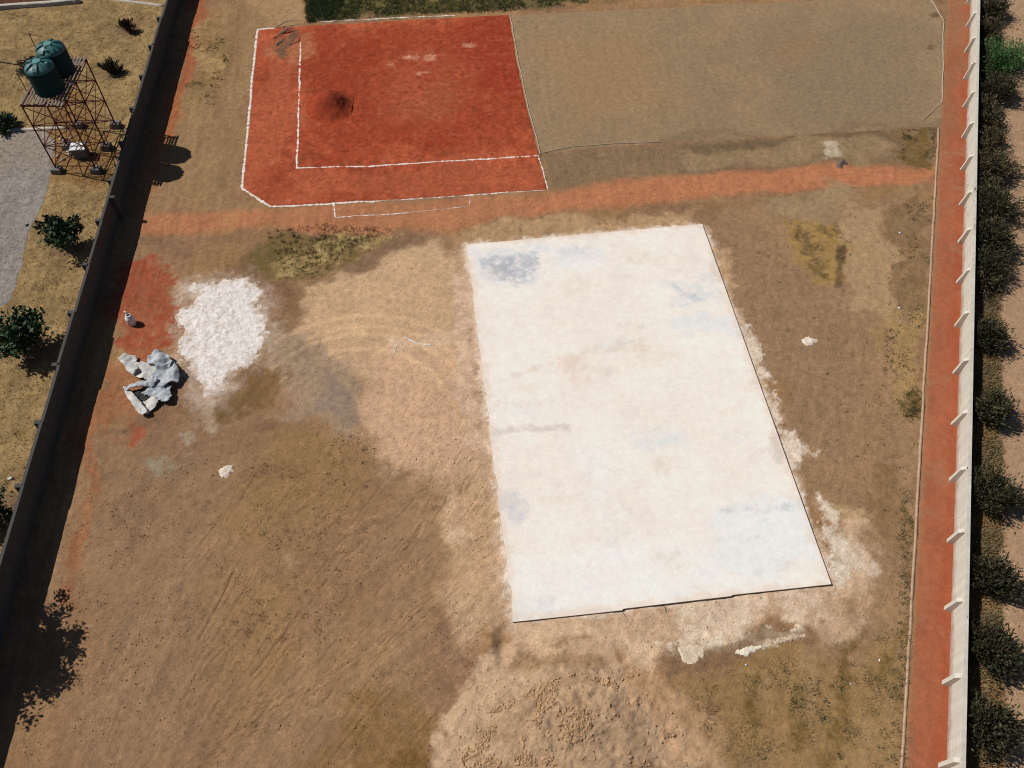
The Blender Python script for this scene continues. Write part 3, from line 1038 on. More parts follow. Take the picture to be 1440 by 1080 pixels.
def slab_colour(x, y):
    col = alb(239, 227, 214)[None, :] * (1 + .03 * fbm(x, y, .4, 4, 141) + .02 * fbm(x, y, 1.6, 4, 142, .7))[:, None]

    def p(*a, **k):
        k.setdefault('warp', .3)
        patch(col, x, y, *a, **k)
    blue = (226, 226, 224)
    p([(664, 352), (760, 346), (750, 400), (690, 410)], (218, 218, 216), .5, .5, .8, .7, grain=.6)
    p([(672, 364), (752, 352), (755, 376), (720, 405), (695, 388)], (190, 190, 192), .3, .6, 1.3, .75, grain=1.2)
    p([(690, 372), (722, 366), (722, 388), (700, 392)], (176, 177, 180), .2, .5, 1.6, .6, grain=1.4)
    p([(772, 352), (825, 348), (820, 358), (790, 364)], (200, 200, 200), .3, .5, 1.4, .7, grain=1.2)
    p([(770, 350), (850, 345), (850, 372), (780, 378)], blue, .5, .5, .9, .6, grain=.5)
    p([(930, 395), (1010, 390), (1015, 430), (950, 430)], (220, 219, 214), .5, .6, 1.1, .65, grain=.9)
    p([(945, 400), (960, 405), (975, 422), (1000, 424), (998, 428), (960, 424)], (200, 201, 202), .25, .5, 1.6, .55, grain=1.2)
    p([(945, 445), (1060, 440), (1060, 470), (950, 470)], (224, 224, 220), .5, .6, .9, .7, grain=.6)
    p([(690, 520), (790, 515), (792, 602), (690, 606)], (238, 229, 219), .25, .2, .8, .45)
    p([(690, 603), (795, 598), (800, 608), (692, 614)], (208, 196, 184), .14, .25, 1.1, .55, grain=.8)
    p([(780, 500), (820, 505), (830, 540), (790, 530)], (222, 200, 182), .4, .5, 1.2, .5, grain=.8)
    p([(720, 530), (770, 512), (790, 512), (760, 522), (722, 536)], (222, 206, 190), .15, .25, 1.2, .6, grain=.8)
    p([(820, 485), (900, 480), (905, 495), (820, 500)], (224, 208, 190), .3, .5, 1.2, .55, grain=1.0)
    p([(1000, 710), (1130, 700), (1150, 790), (1060, 830), (1010, 800)], (230, 230, 224), .6, .6, .8, .8, grain=.3)
    p([(1020, 716), (1110, 708), (1112, 714), (1030, 724)], (206, 206, 206), .2, .45, 1.4, .6, grain=1.2)
    p([(700, 690), (745, 700), (735, 740), (712, 730)], (208, 204, 204), .35, .5, 1.2, .75, grain=.9)
    p([(820, 640), (850, 635), (860, 770), (880, 780), (860, 700), (905, 770), (860, 790)], (234, 232, 226), .6, .6, .7, .6, grain=.4)
    p([(890, 615), (960, 608), (960, 630), (890, 632)], (222, 222, 218), .4, .5, 1.1, .6, grain=.8)
    p([(720, 780), (1000, 760), (1050, 830), (730, 868)], (240, 234, 226), .6, .5, .6, .6)
    p([(722, 850), (780, 840), (780, 866), (724, 874)], (222, 218, 212), .4, .5, 1.0, .7, grain=.6)
    p([(690, 620), (730, 620), (740, 690), (700, 690)], (234, 222, 210), .5, .5, 1.0, .6, grain=.6)
    p([(1088, 600), (1100, 640), (1110, 655), (1095, 655), (1080, 630)], (210, 200, 190), .3, .4, 1.4, .6, grain=.8)
    for k in range(60):
        u, v = 670 + rng.random() * 440, 340 + rng.random() * 500
        r = 5 + rng.random() * 22
        c = ((226, 210, 192), (222, 222, 222), (250, 243, 232), (214, 200, 186))[k % 4]
        p([(u + r * cos(t), v + r * .4 * sin(t)) for t in np.linspace(0, 6.28, 8)[:-1]], c, .3, .6, 1.5, .28, seed=k, grain=1.2)
    # faint float marks running across the pour
    e1 = (SL[1] - SL[0]) / np.hypot(*(SL[1] - SL[0]))
    a = (x - SL[0][0]) * e1[0] + (y - SL[0][1]) * e1[1]
    b = -(x - SL[0][0]) * e1[1] + (y - SL[0][1]) * e1[0]
    col *= (1 + .022 * fbm(a, b * 6, .35, 4, 151, .65) + .018 * fbm(a * 5, b, .3, 4, 152, .65))[:, None]
    # brush marks, scuffs and a few hair cracks
    for k in range(70):
        u, v = 670 + rng.random() * 440, 345 + rng.random() * 490
        L, an = 8 + rng.random() * 40, rng.normal() * .5
        q = Gs([(u, v), (u + L * cos(an) * .5, v + L * sin(an) * .5 + rng.normal() * 3), (u + L * cos(an), v + L * sin(an))])
        d = pdist(x + .1 * fbm(x, y, 1.5, 3, k), y + .1 * fbm(x, y, 1.5, 3, k + 90), q)
        c = ((206, 198, 190), (196, 188, 182), (214, 196, 178))[k % 3]
        a = sst(.16 + .12 * rng.random(), 0, d) * (.1 + .16 * rng.random()) * np.clip(.6 + fbm(x, y, 2.5, 3, k + 5, .8), 0, 1)
        col += (alb(*c) - col) * a[:, None]
    col *= (1 + .025 * fbm(x, y, 3.0, 3, 154, .8))[:, None]
    # soil trodden on to the margins
    d = -sdist(x, y, SL)
    m = sst(.45, 0, d + .4 * fbm(x, y, 1.5, 4, 153, .7)) * .35
    col += (alb(214, 186, 158) - col) * m[:, None]
    return np.minimum(col, .87)


ST = 0.14                                          # how far the slab stands out of the soil
SB = Q((723, 876), (875, 859.5), (876, 857.5), (1028, 839.5), (1029, 838), (1168, 823))
L_ = lambda a, b: np.linspace(a, b, 2)
nu, nv = 190, 300
bb = resample(SB, nu)
tt = resample([SL[0], SL[1]], nu)
vv = np.linspace(0, 1, nv)[:, None, None]
PT = (1 - vv) * bb[None] + vv * tt[None]
# the left and lower margins are a hand-screeded edge, not a ruled one
wob = np.zeros((nv, nu))
x, y = PT[..., 0].ravel(), PT[..., 1].ravel()
ed = np.minimum(np.arange(nu), 0)
left_pull = np.exp(-np.arange(nu) / 6.0)[None, :] * (.07 * fbm(PT[:, 0, 0], PT[:, 0, 1], 1.3, 3, 161))[:, None]
x = (PT[..., 0] + left_pull).ravel()
top = np.stack([x, y, ST + .006 * fbm(x, y, .5, 3, 162)], 1)
k = (np.arange(nv - 1)[:, None] * nu + np.arange(nu - 1)[None, :]).ravel()
Ft = np.stack([k, k + 1, k + 1 + nu, k + nu], 1)
ring = np.r_[np.arange(nu), np.arange(1, nv) * nu + nu - 1, (nv - 1) * nu + np.arange(nu - 2, -1, -1), np.arange(nv - 2, 0, -1) * nu]
low = top[ring].copy()
low[:, 2] = -.12
n = len(top)
m_ = len(ring)
Fr = np.array([(n + i, n + m_ + i, n + m_ + (i + 1) % m_, n + (i + 1) % m_) for i in range(m_)])
V = np.concatenate([top, top[ring], low])
cs = slab_colour(V[:, 0], V[:, 1])
cs[n:] = alb(142, 122, 102)
slab = np_mesh('concrete_slab', V, np.concatenate([Ft, Fr]), M_SLAB, colour=cs)
tag(slab, 'large white concrete court slab with faint grey weather stains on bare soil', 'slab')
tag(MB().tube([(*G(875, 861), .03), (*G(880, 868), .03)], .025).tube([(*G(935, 853), .03), (*G(936, 861), .03)], .02).build('form_peg', M_DEAD, slab))


# ------------------------------------------------------------------ heaps and lumps
def heap(name, px, h, mat, colour, label=None, cat=None, kind=None, nr=26, na=110, lump=.5, lf=1.6, edge=.06, seed=0, flat=.5, sink=.03, round_=False):
    P = Gs(px)
    size = float(np.min(P.max(0) - P.min(0)))
    st = max(.035, min(.07, size / 28))
    lo, hi = P.min(0) - .4, P.max(0) + .4
    X, Y = np.meshgrid(np.arange(lo[0], hi[0], st), np.arange(lo[1], hi[1], st))
    nxx = X.shape[1]
    x, y = X.ravel(), Y.ravel()
    d = sdist(x, y, P) + size * edge * 1.4 * fbm(x, y, 2.2 / max(.5, min(size, 2)), 5, seed + 3, .75)
    if round_:
        c = P.mean(0)
        R = .5 * float(np.mean(P.max(0) - P.min(0)))
        d = np.hypot(x - c[0], y - c[1]) - R + .13 * R * fbm(x, y, .55, 2, seed + 3, .4)
    dm = max(.05, -d.min())
    f = np.clip(1 + d / dm, 0, 1.2)
    prof = np.clip((1 - f) / (1 - flat), 0, 1)
    prof = prof * prof * (3 - 2 * prof)
    z = h * prof * (1 + lump * fbm(x, y, lf, 4, seed + 7, .65)) + h * .3 * lump * fbm(x, y, lf * 4, 2, seed + 8) * np.minimum(1, prof * 3)
    z = height(x, y) + z + .012 - sink * sst(-.06, .03, d)
    k = (np.arange(X.shape[0] - 1)[:, None] * nxx + np.arange(nxx - 1)[None, :]).ravel()
    F = np.stack([k, k + 1, k + 1 + nxx, k + nxx], 1)
    F = F[(d[F] < 0).sum(1) >= 3]
    us = np.unique(F)
    rm = np.full(len(x), -1)
    rm[us] = np.arange(len(us))
    F = rm[F]
    x, y, z, f = x[us], y[us], z[us], f[us]
    V = np.stack([x, y, z], 1)
    o = np_mesh(name, V, F, mat, colour=colour(x, y, f), smooth=True)
    return tag(o, label, cat, kind=kind)


def powder_col(x, y, f):
    n = fbm(x, y, 1.5, 5, 171, .75)
    n2 = fbm(x, y, 5.0, 3, 172, .7)
    col = np.minimum(.86, alb(232, 222, 214)[None, :] * (1 + .06 * n)[:, None])
    a = sst(.15, .6, n2 + .4 * n) * .55
    col += (alb(190, 170, 154) - col) * a[:, None]
    e = sst(.8, 1.0, f + .2 * n + .12 * n2) * .75
    col += (alb(196, 172, 150) - col) * e[:, None]
    return col


heap('powder_heap', [(262, 402), (300, 394), (345, 388), (364, 396), (370, 412), (366, 432), (372, 448), (380, 466), (377, 484), (362, 504), (340, 514), (322, 528), (306, 552), (290, 556), (276, 540), (262, 512), (254, 490), (256, 464), (242, 452), (246, 440), (262, 432), (270, 418)],
     .035, M_POWDER, powder_col, 'broad heap of lumpy white powder spread beside the crumpled grey sheets', 'heap', lump=.9, lf=2.2, edge=.07, flat=.2)


def chalk_col(x, y, f):
    return alb(226, 208, 190)[None, :] * (1 + .12 * fbm(x, y, 3, 4, 173, .7))[:, None]


def blob(u, v, rx, ry, n=12, s=0):
    r = np.random.default_rng(s)
    return [(u + rx * cos(t) * (1 + .25 * r.normal()), v + ry * sin(t) * (1 + .25 * r.normal())) for t in np.linspace(0, 2 * pi, n, endpoint=False)]


heap('powder_spill', [(308, 662), (320, 655), (328, 654), (328, 663), (320, 671), (311, 673)], .05, M_POWDER, chalk_col, 'small white powder spill on open brown soil below the big heap', 'spill', nr=10, na=40, edge=.12, seed=2, flat=.6)
heap('powder_spill', [(1125, 478), (1137, 473), (1148, 478), (1144, 485), (1132, 488)], .05, M_POWDER, chalk_col, 'small white powder spill on brown soil right of the slab', 'spill', nr=10, na=40, edge=.14, seed=3, flat=.5)
heap('slurry_spill', [(955, 912), (975, 906), (993, 908), (992, 926), (983, 924), (972, 936), (964, 934), (958, 928)], .04, M_POWDER, lambda x, y, f: alb(216, 194, 166)[None, :] * (1 + .1 * fbm(x, y, 3, 4, 9, .7))[:, None],
     'jagged cream patch of dried slurry below the slab, shaped like a torn flag', 'spill', nr=10, na=60, edge=.08, seed=4, flat=.75)
heap('slurry_spill', [(1036, 914), (1056, 909), (1070, 906), (1076, 910), (1066, 916), (1056, 918), (1050, 926), (1044, 922), (1034, 920)], .05, M_POWDER, lambda x, y, f: alb(232, 218, 196)[None, :] * (1 + .1 * fbm(x, y, 3, 4, 9, .7))[:, None],
     'white crusted splash of slurry below the lower right part of the slab', 'spill', nr=10, na=60, edge=.1, seed=5, flat=.7)
heap('slurry_spill', [(1084, 902), (1096, 897), (1108, 895), (1122, 893), (1132, 891), (1132, 896), (1118, 899), (1102, 903), (1092, 908)], .04, M_POWDER, lambda x, y, f: alb(206, 182, 152)[None, :] * (1 + .2 * fbm(x, y, 3, 4, 9, .7))[:, None],
     'thin broken trail of pale slurry near the lower right slab corner', 'spill', nr=10, na=60, edge=.16, seed=6, flat=.6)


def mound_col(x, y, f):
    col = alb(150, 64, 38)[None, :] * (1 + .2 * fbm(x, y, 1.6, 4, 181, .7))[:, None]
    cx, cy = G(462, 150)
    a = sst(1.7, .5, np.hypot(x - cx, y - cy) + .5 * fbm(x, y, .9, 4, 182, .7)) * .6  # shade of the mound painted in as a darker middle
    col += (alb(126, 52, 33) - col) * a[:, None]
    return col


heap('earth_mound', blob(466, 148, 26, 24, 14, 5), 1.15, M_CLAY, mound_col, 'dark red mound of earth tipped on the clay court', 'mound', nr=26, na=80, lump=.06, lf=1.3, edge=.03, seed=9, flat=.0, round_=True)
heap('gravel_heap', blob(1183, 231, 8, 5, 10, 6), .2, M_SOIL, lambda x, y, f: alb(110, 98, 84)[None, :] * (1 + .15 * fbm(x, y, 3, 3, 9))[:, None],
     'small grey heap of grit beside the pale patch above the orange path', 'heap', nr=8, na=30, seed=7, flat=.1)


# ------------------------------------------------------------------ lime lines and ropes
def lime_line(px, label, wd=.11, gap=.1, z=.028, seed=0, name='lime_line'):
    P = Gs(px)
    L = np.hypot(*np.diff(P, axis=0).T).sum()
    n = int(L / .12)
    Pn = resample(P, n)
    r = np.random.default_rng(seed)
    T = np.gradient(Pn, axis=0)
    T /= np.hypot(T[:, 0], T[:, 1])[:, None] + 1e-9
    Nn = np.stack([-T[:, 1], T[:, 0]], 1)
    Pn = Pn + Nn * (.035 * fbm(Pn[:, 0], Pn[:, 1], 1.0, 3, seed))[:, None]
    ww = wd * .5 * (1 + .4 * r.normal(size=n)).clip(.2, 1.7)
    on = (fbm(Pn[:, 0] + seed, Pn[:, 1], 1.6, 3, seed + 5, .8) + 0.25 * r.normal(size=n)) > (gap * 2 - 1)
    ww = np.where(on, ww, .012)
    hz = height(Pn[:, 0], Pn[:, 1]) + z - np.where(on, 0, .01)
    V = np.concatenate([np.c_[Pn - Nn * ww[:, None], hz - .012], np.c_[Pn, hz + .012], np.c_[Pn + Nn * ww[:, None], hz - .012]])
    F = []
    for i in range(n - 1):
        F += [(i, i + 1, n + i + 1, n + i), (n + i, n + i + 1, 2 * n + i + 1, 2 * n + i)]
    F = [f[::-1] for f in F]
    return tag(np_mesh(name, V, F, M_CHALK), label, 'line')


lime_line([(386, 39.5), (362, 41), (355, 110), (347, 195), (340, 265), (381, 291), (530, 283)], 'thick white lime line round the outer left side of the clay court', .17, .08, seed=1)
lime_line([(530, 283), (640, 276), (770, 267)], 'faint broken lime line along the lower right edge of the clay court', .1, .55, seed=2)
lime_line([(423, 60), (421, 120), (419.5, 180), (417.5, 237), (520, 234), (757, 219)], 'white lime line turning a right angle inside the clay court', .14, .2, seed=3)
lime_line([(757, 220), (764, 242), (770, 267)], 'short lime line at the lower right corner of the clay court', .1, .35, seed=4)
lime_line([(450, 31), (545, 26), (640, 22)], 'worn white line between the clay court and the green turf', .14, .5, seed=5)
lime_line([(469, 288), (472, 306), (520, 303), (570, 300)], 'faint hooked lime mark just below the clay court', .08, .35, seed=6)
lime_line([(570, 299), (660, 291), (662, 277)], 'very faint lime mark closing the small box below the clay court', .07, .6, seed=7)
lime_line([(555, 478), (558, 487), (553, 500)], 'short curl of white string on the pale dust left of the slab', .06, .1, seed=8, name='string')
lime_line([(568, 474), (585, 482), (606, 485)], 'pale bent streak of lime on the dust left of the slab', .08, .1, seed=9)


def rope(px, label, r=.025, z=.05, name='rope'):
    P = resample(Gs(px), max(4, int(len(px) * 8)))
    P += .04 * np.stack([fbm(P[:, 0], P[:, 1], .7, 2, 3), fbm(P[:, 0], P[:, 1], .7, 2, 4)], 1)
    zz = height(P[:, 0], P[:, 1]) + z
    return tag(MB().tube([(a, b, c) for (a, b), c in zip(P, zz)], r, 5).build(name, M_ROPE), label, 'rope')


rope([(717, 20), (728, 85), (745, 160), (760, 217)], 'tan rope stretched between the clay court and the grey court', .035)
rope([(762, 215), (800, 208), (860, 202), (930, 200)], 'thin tan rope along the lower left edge of the grey court', .02)
rope([(1308, -2), (1318, 15), (1327, 30)], 'thin pale rope running into the far right corner of the grey court', .035)
rope([(1327, 32), (1326, 90), (1324, 146)], 'thin pale rope along the right edge of the grey court', .04)
rope([(1322, 148), (1308, 160), (1296, 171)], 'slack rope end lying across the lower right corner of the grey court', .03)

# ------------------------------------------------------------------ water tower
TX0, TX1 = -33.5, -30.6
TY = (49.45, 52.1, 54.7)
ZP = 5.8
tower = empty('water_tower', ((TX0 + TX1) / 2, TY[1], 0))
tag(tower, 'rust red steel lattice stand with six legs and a slatted deck carrying green tanks', 'tower')
ox, oy = tower.location.x, tower.location.y


def strut(name, a, b, r, parent=tower, n=4):
    A = (a[0] - ox, a[1] - oy, a[2])
    B = (b[0] - ox, b[1] - oy, b[2])
    return MB().tube([A, B], r, n).build(name, M_RUST, parent)


lev = (0.55, 2.35, 4.1, ZP - .1)
for X in (TX0, TX1):
    for Y in TY:
        leg = strut('leg', (X, Y, .3), (X, Y, ZP - .05), .055)
        ft = MB().box((X - ox, Y - oy, .12), (.72, .62, .55), 0, .06)
        ft.build('footing', M_FOOT, leg)
for i, z in enumerate(lev):
    for X in (TX0, TX1):
        for a, b in ((0, 1), (1, 2)):
            strut('girt', (X, TY[a], z), (X, TY[b], z), .038)
    for Y in TY:
        strut('girt', (TX0, Y, z), (TX1, Y, z), .038)
for i in range(3):
    za, zb = lev[i], lev[i + 1]
    for X in (TX0, TX1):
        for a, b in ((0, 1), (1, 2)):
            strut('brace', (X + .03, TY[a], za), (X + .03, TY[b], zb), .03)
            strut('brace', (X - .03, TY[b], za), (X - .03, TY[a], zb), .03)
    for Y in TY:
        strut('brace', (TX0, Y + .03, za), (TX1, Y + .03, zb), .03)
        strut('brace', (TX1, Y - .03, za), (TX0, Y - .03, zb), .03)
for q in range(5):
    Y = TY[0] + (TY[2] - TY[0]) * q / 4
    strut('deck_joist', (TX0 - .08, Y, ZP - .02), (TX1 + .08, Y, ZP - .02), .06)
npk = 12
pl = MB().box((0, 0, 0), (.11, 1, .05))
for i in range(npk):
    X = TX0 + .05 + (TX1 - TX0 - .1) * i / (npk - 1) + rng.normal() * .02
    o = MB().box((0, 0, 0), (.10 + .05 * rng.random(), TY[2] - TY[0] + .1 + rng.random() * .4, .05)).build('deck_plank', M_PLANK, tower)
    o.location = (X - ox, rng.normal() * .04, ZP + .075)
for (X, Y, zt) in ((TX0 - .1, TY[2] - .3, 8.0), (TX0 - .1, TY[0] + 1.5, 7.1)):
    strut('pipe', (X, Y, ZP), (X, Y, zt), .03)
strut('pipe', (TX0 - .1, TY[2] - .3, 7.97), (TX0 + .75, TY[2] - .35, 7.85), .022)
MB().tube([(-0.6, -.2, 6.0), (-.6, -.25, 3.0), (-.5, -.3, .2)], .035).build('pipe', M_RUST, tower)


def tank(cx, cy, rot, label):
    t = empty('water_tank', (cx, cy, ZP + .105), rot)
    tag(t, label, 'water tank', 'green water tanks on the tower')
    r = .98
    prof = [(r * .97, 0), (r, .06)]
    zz = .12
    while zz < 1.6:
        prof += [(r, zz), (r * .985, zz + .06), (r, zz + .12)]
        zz += .25
    prof += [(r, 1.72), (r * .93, 1.74)]
    MB().lathe(prof, 40).build('body', M_TANK, t, smooth=True)
    MB().lathe([(r * .99, 1.70), (r * .985, 1.80), (r * .9, 1.90), (r * .72, 2.02), (r * .5, 2.10), (r * .32, 2.14), (.05, 2.15)], 40).build('dome', M_TANKD, t, smooth=True)
    for k in range(7):
        a = 2 * pi * k / 7
        rib = MB()
        pts = [(.96, 1.78, .10), (.92, 1.93, .13), (.74, 2.06, .15), (.52, 2.15, .13), (.36, 2.18, .10)]
        for (q, z, hw) in pts:
            for s in (-1, 1):
                for dz in (-.14, .045):
                    rib.v.append((q * r, s * hw * (1.0 if dz > 0 else 1.3), z + dz))
        for i in range(len(pts) - 1):
            n = 4 * i
            rib.f += [[n + 1, n + 3, n + 7, n + 5], [n, n + 1, n + 5, n + 4][::-1], [n + 2, n + 3, n + 7, n + 6]]
        rib.f += [[0, 2, 3, 1], [16, 17, 19, 18]]
        rb = rib.build('rib', M_TANKD, t)
        rb.rotation_euler = (0, 0, a)
    MB().lathe([(.30, 2.12), (.31, 2.2), (.27, 2.25), (.04, 2.27)], 24).build('lid', M_TANKL, t, smooth=True)
    p = MB().lathe([(.10, 1.98), (.10, 2.16), (.08, 2.18), (.02, 2.18)], 14, (.66 * cos(.45), .66 * sin(.45), 0)).build('inlet_cap', M_TANKL, t, smooth=True)
    return t


tank(-31.85, 53.1, -1.9, 'far green ribbed plastic tank on the tower, its small pale cap toward the camera')
tank(-31.95, 51.05, -.6, 'near green ribbed plastic tank on the tower, at the edge of the deck')

# pump box under the tower
pb = empty('pump_box', (*G(116, 219), 0), .12)
tag(pb, 'small white topped box standing on the ground between the tower legs', 'box')
MB().box((0, 0, .4), (1.0, .75, .86)).build('body', M_FOOT, pb)
MB().box((0, 0, .86), (1.12, .88, .07)).build('lid', M_WHITE, pb)
MB().box((.3, .1, .93), (.3, .22, .1)).build('handle', M_WHITE, pb)

# ------------------------------------------------------------------ white container on the red soil
jug = empty('water_container', (*G(186, 455), 0), -.5)
tag(jug, 'small white plastic container with a round dark mouth standing on red soil', 'container')
b = MB()
b.lathe([(.30, 0), (.33, .05), (.33, .55), (.30, .68), (.2, .78), (.17, .80)], 20)
b.build('body', M_PLASTIC, jug, smooth=True)
jug.scale = (.85, .85, .9)
MB().lathe([(.17, .78), (.19, .80), (.19, .90), (.11, .90), (.11, .80), (.02, .79)], 20).build('neck', M_PLASTIC, jug, smooth=True)
MB().lathe([(.105, .81), (.105, .885), (.02, .886)], 16).build('mouth', M_DARK, jug)  # black plug paints in the shade inside the neck
hl = [(-.27, .05, .66), (-.34, .06, .95), (-.28, .06, 1.12), (-.12, .05, 1.12), (-.06, .03, 1.0), (-.12, .02, .82)]
MB().tube(hl, .045, 7).build('handle', M_PLASTIC, jug)

# ------------------------------------------------------------------ crumpled sheets
def sheet_piece(px, zbase, amp, mat, label, seed, folds=3, tilt=(0, 0)):
    P = Gs(px)
    P = P.mean(0) + (P - P.mean(0)) * 1.2
    r = np.random.default_rng(seed)
    lo, hi = P.min(0), P.max(0)
    step = .06
    gx_ = np.arange(lo[0], hi[0] + step, step)
    gy_ = np.arange(lo[1], hi[1] + step, step)
    X, Y = np.meshgrid(gx_, gy_)
    nxx = len(gx_)
    s = sdist(X.ravel(), Y.ravel(), P) + .05 * fbm(X.ravel(), Y.ravel(), 2.5, 3, seed)
    x, y = X.ravel(), Y.ravel()
    c = P.mean(0)
    z = np.zeros(x.shape)
    for f in range(folds):
        a = r.random() * pi
        wv = .35 + r.random() * .6
        q = ((x - c[0]) * cos(a) + (y - c[1]) * sin(a)) / wv + r.random() * 5
        z += np.abs((q % 2) - 1) * 1.05 * amp / folds * (0.6 + r.random())
    z += amp * .35 * np.abs(fbm(x, y, 1.6, 3, seed + 1))
    z += tilt[0] * (x - c[0]) + tilt[1] * (y - c[1])
    z = np.maximum(z + zbase, .02)
    k = (np.arange(len(gy_) - 1)[:, None] * nxx + np.arange(nxx - 1)[None, :]).ravel()
    F = np.stack([k, k + 1, k + 1 + nxx, k + nxx], 1)
    ok = (s[F] < 0).sum(1) >= 3
    F = F[ok]
    us = np.unique(F)
    rm = np.full(len(x), -1)
    rm[us] = np.arange(len(us))
    o = np_mesh('plastic_sheet', np.stack([x, y, z], 1)[us], rm[F], mat)
    md = o.modifiers.new('thick', 'SOLIDIFY')
    md.thickness = .025
    return tag(o, label, 'sheet', 'crumpled sheets beside the powder')


sheet_piece([(171, 509), (180, 504), (191, 505), (194, 516), (196, 522), (190, 530), (181, 523), (178, 517)], .05, .35, M_SHEETL, 'small pale crumpled sheet sticking out at the upper left of the pile', 1)
sheet_piece([(193, 518), (204, 514), (216, 517), (226, 519), (228, 530), (222, 540), (212, 536), (202, 534), (192, 530)], .08, .4, M_SHEETL, 'pale dusty sheet in the middle of the crumpled pile', 2)
sheet_piece([(212, 508), (220, 502), (228, 500), (236, 504), (242, 512), (240, 521), (232, 518), (222, 518), (213, 515)], .15, .4, M_SHEET, 'pale grey pentagon shaped sheet at the top of the crumpled pile', 3)
sheet_piece([(226, 522), (238, 519), (244, 513), (250, 522), (253, 528), (252, 540), (242, 542), (234, 547), (222, 543), (220, 534)], .14, .5, M_SHEET, 'blue grey sheet with a pointed flap at the right of the crumpled pile', 4)
sheet_piece([(218, 548), (232, 544), (241, 548), (240, 556), (242, 560), (238, 568), (226, 566), (214, 560), (206, 558)], .12, .42, M_SHEET, 'grey wrinkled sheet at the lower right of the crumpled pile', 5)
sheet_piece([(179, 552), (190, 545), (204, 539), (216, 537), (222, 541), (214, 549), (200, 549), (190, 551), (185, 554)], .1, .45, M_SHEET, 'grey folded sheet lying across the lower left of the crumpled pile', 6)
sheet_piece([(179, 551), (185, 552), (195, 564), (204, 574), (208, 582), (200, 585), (191, 574), (183, 563)], .22, .16, M_SHEETL, 'long pale rolled edge of sheet at the bottom of the crumpled pile', 7, 2)
sheet_piece([(203, 568), (212, 564), (219, 562), (225, 567), (219, 575), (208, 582), (204, 576)], .06, .22, M_SHEETL, 'small flat beige sheet tucked in the bottom of the crumpled pile', 8)
sheet_piece([(188, 553), (200, 550), (212, 552), (210, 560), (203, 566), (196, 562)], .02, .2, M_DARK, 'black sheet added for the shade in the hollow of the crumpled pile', 9)  # black piece stands in for the shade between the folds

# ------------------------------------------------------------------ plants
def leaves(name, C, sizes, cols, parent, upright=0.0, seed=0, aspect=2.2, dirs=None):
    """one mesh of leaf-sized quads at C (n,3)"""
    r = np.random.default_rng(seed)
    n = len(C)
    d = r.normal(size=(n, 3))
    if dirs is not None:
        d = dirs + .45 * d
    d[:, 2] = d[:, 2] + upright
    d /= np.linalg.norm(d, axis=1)[:, None]
    q = r.normal(size=(n, 3))
    e = np.cross(d, q)
    e /= np.linalg.norm(e, axis=1)[:, None] + 1e-9
    a = d * (sizes * .5 * aspect)[:, None]
    b = e * (sizes * .5)[:, None]
    V = np.stack([C - a, C - a * .1 + b, C + a, C - a * .1 - b], 1).reshape(-1, 3)
    F = np.arange(4 * n).reshape(-1, 4)
    return np_mesh(name, V, F, M_LEAF, parent, colour=np.repeat(cols, 4, 0))


GREENS = np.array([(.028, .045, .014), (.045, .06, .02), (.065, .075, .03), (.035, .055, .02), (.085, .08, .035)])


def tint(n, r, pal, bright=1.0):
    c = pal[r.integers(0, len(pal), n)] * bright
    return c * (0.75 + .5 * r.random((n, 1)))


def shrub(name, base, w_, h_, label, seed, cat='shrub', group=None, pal=GREENS, bright=1.0, nst=34, per=46, size=.085, lean=(0, 0), bare=.12):
    """feathery bush: many stems from the root, leaves along them"""
    r = np.random.default_rng(seed)
    t = empty(name, (base[0], base[1], float(height(np.array([base[0]]), np.array([base[1]]))[0])))
    tag(t, label, cat, group)
    b = MB()
    C, D, tone = [], [], []
    for k in range(nst):
        a = r.random() * 2 * pi
        spread = w_ * (.15 + .85 * sqrt(r.random())) * (1 + .28 * sin(2 * a + seed) + .22 * sin(3 * a + 2.3 * seed))
        top = h_ * (.55 + .45 * r.random()) * (1 - .35 * (spread / w_) ** 2)
        e = np.array([cos(a) * spread + lean[0], sin(a) * spread + lean[1], top])
        m = np.array([e[0] * .35, e[1] * .35, top * .55])
        if k < 16:
            b.tube([(0, 0, -.05), tuple(m), tuple(e)], [.028, .018, .005], 4)
        tt = bare + (1 - bare) * r.random(per) ** .8
        pt = (1 - tt)[:, None] ** 2 * 0 + 2 * (tt * (1 - tt))[:, None] * m + (tt ** 2)[:, None] * e
        # side twigs droop out from the stem
        pt = pt + r.normal(size=(per, 3)) * (.06 + .11 * tt[:, None]) * w_
        pt[:, 2] = np.maximum(pt[:, 2], .04)
        C.append(pt)
        D.append(np.repeat((e / np.linalg.norm(e))[None], per, 0))
        tone.append(np.full(per, .75 + .5 * r.random()))
    C, D, tone = np.concatenate(C), np.concatenate(D), np.concatenate(tone)
    # nothing grows through the wall
    off = C[:, 0] + base[0] - rwall(C[:, 1] + base[1])
    if abs(base[0] - rwall(base[1])) < 5:
        low = (off < .42) & (C[:, 2] + t.location.z < HW + .12)
        C[low, 0] += .42 - off[low] + .3 * r.random(low.sum())
    n = len(C)
    b.build('stems', M_BARK, t)
    leaves('crown', C, size * (.6 + .8 * r.random(n)), tint(n, r, pal, bright) * tone[:, None], t, .2, seed, 3.2, D)
    return t


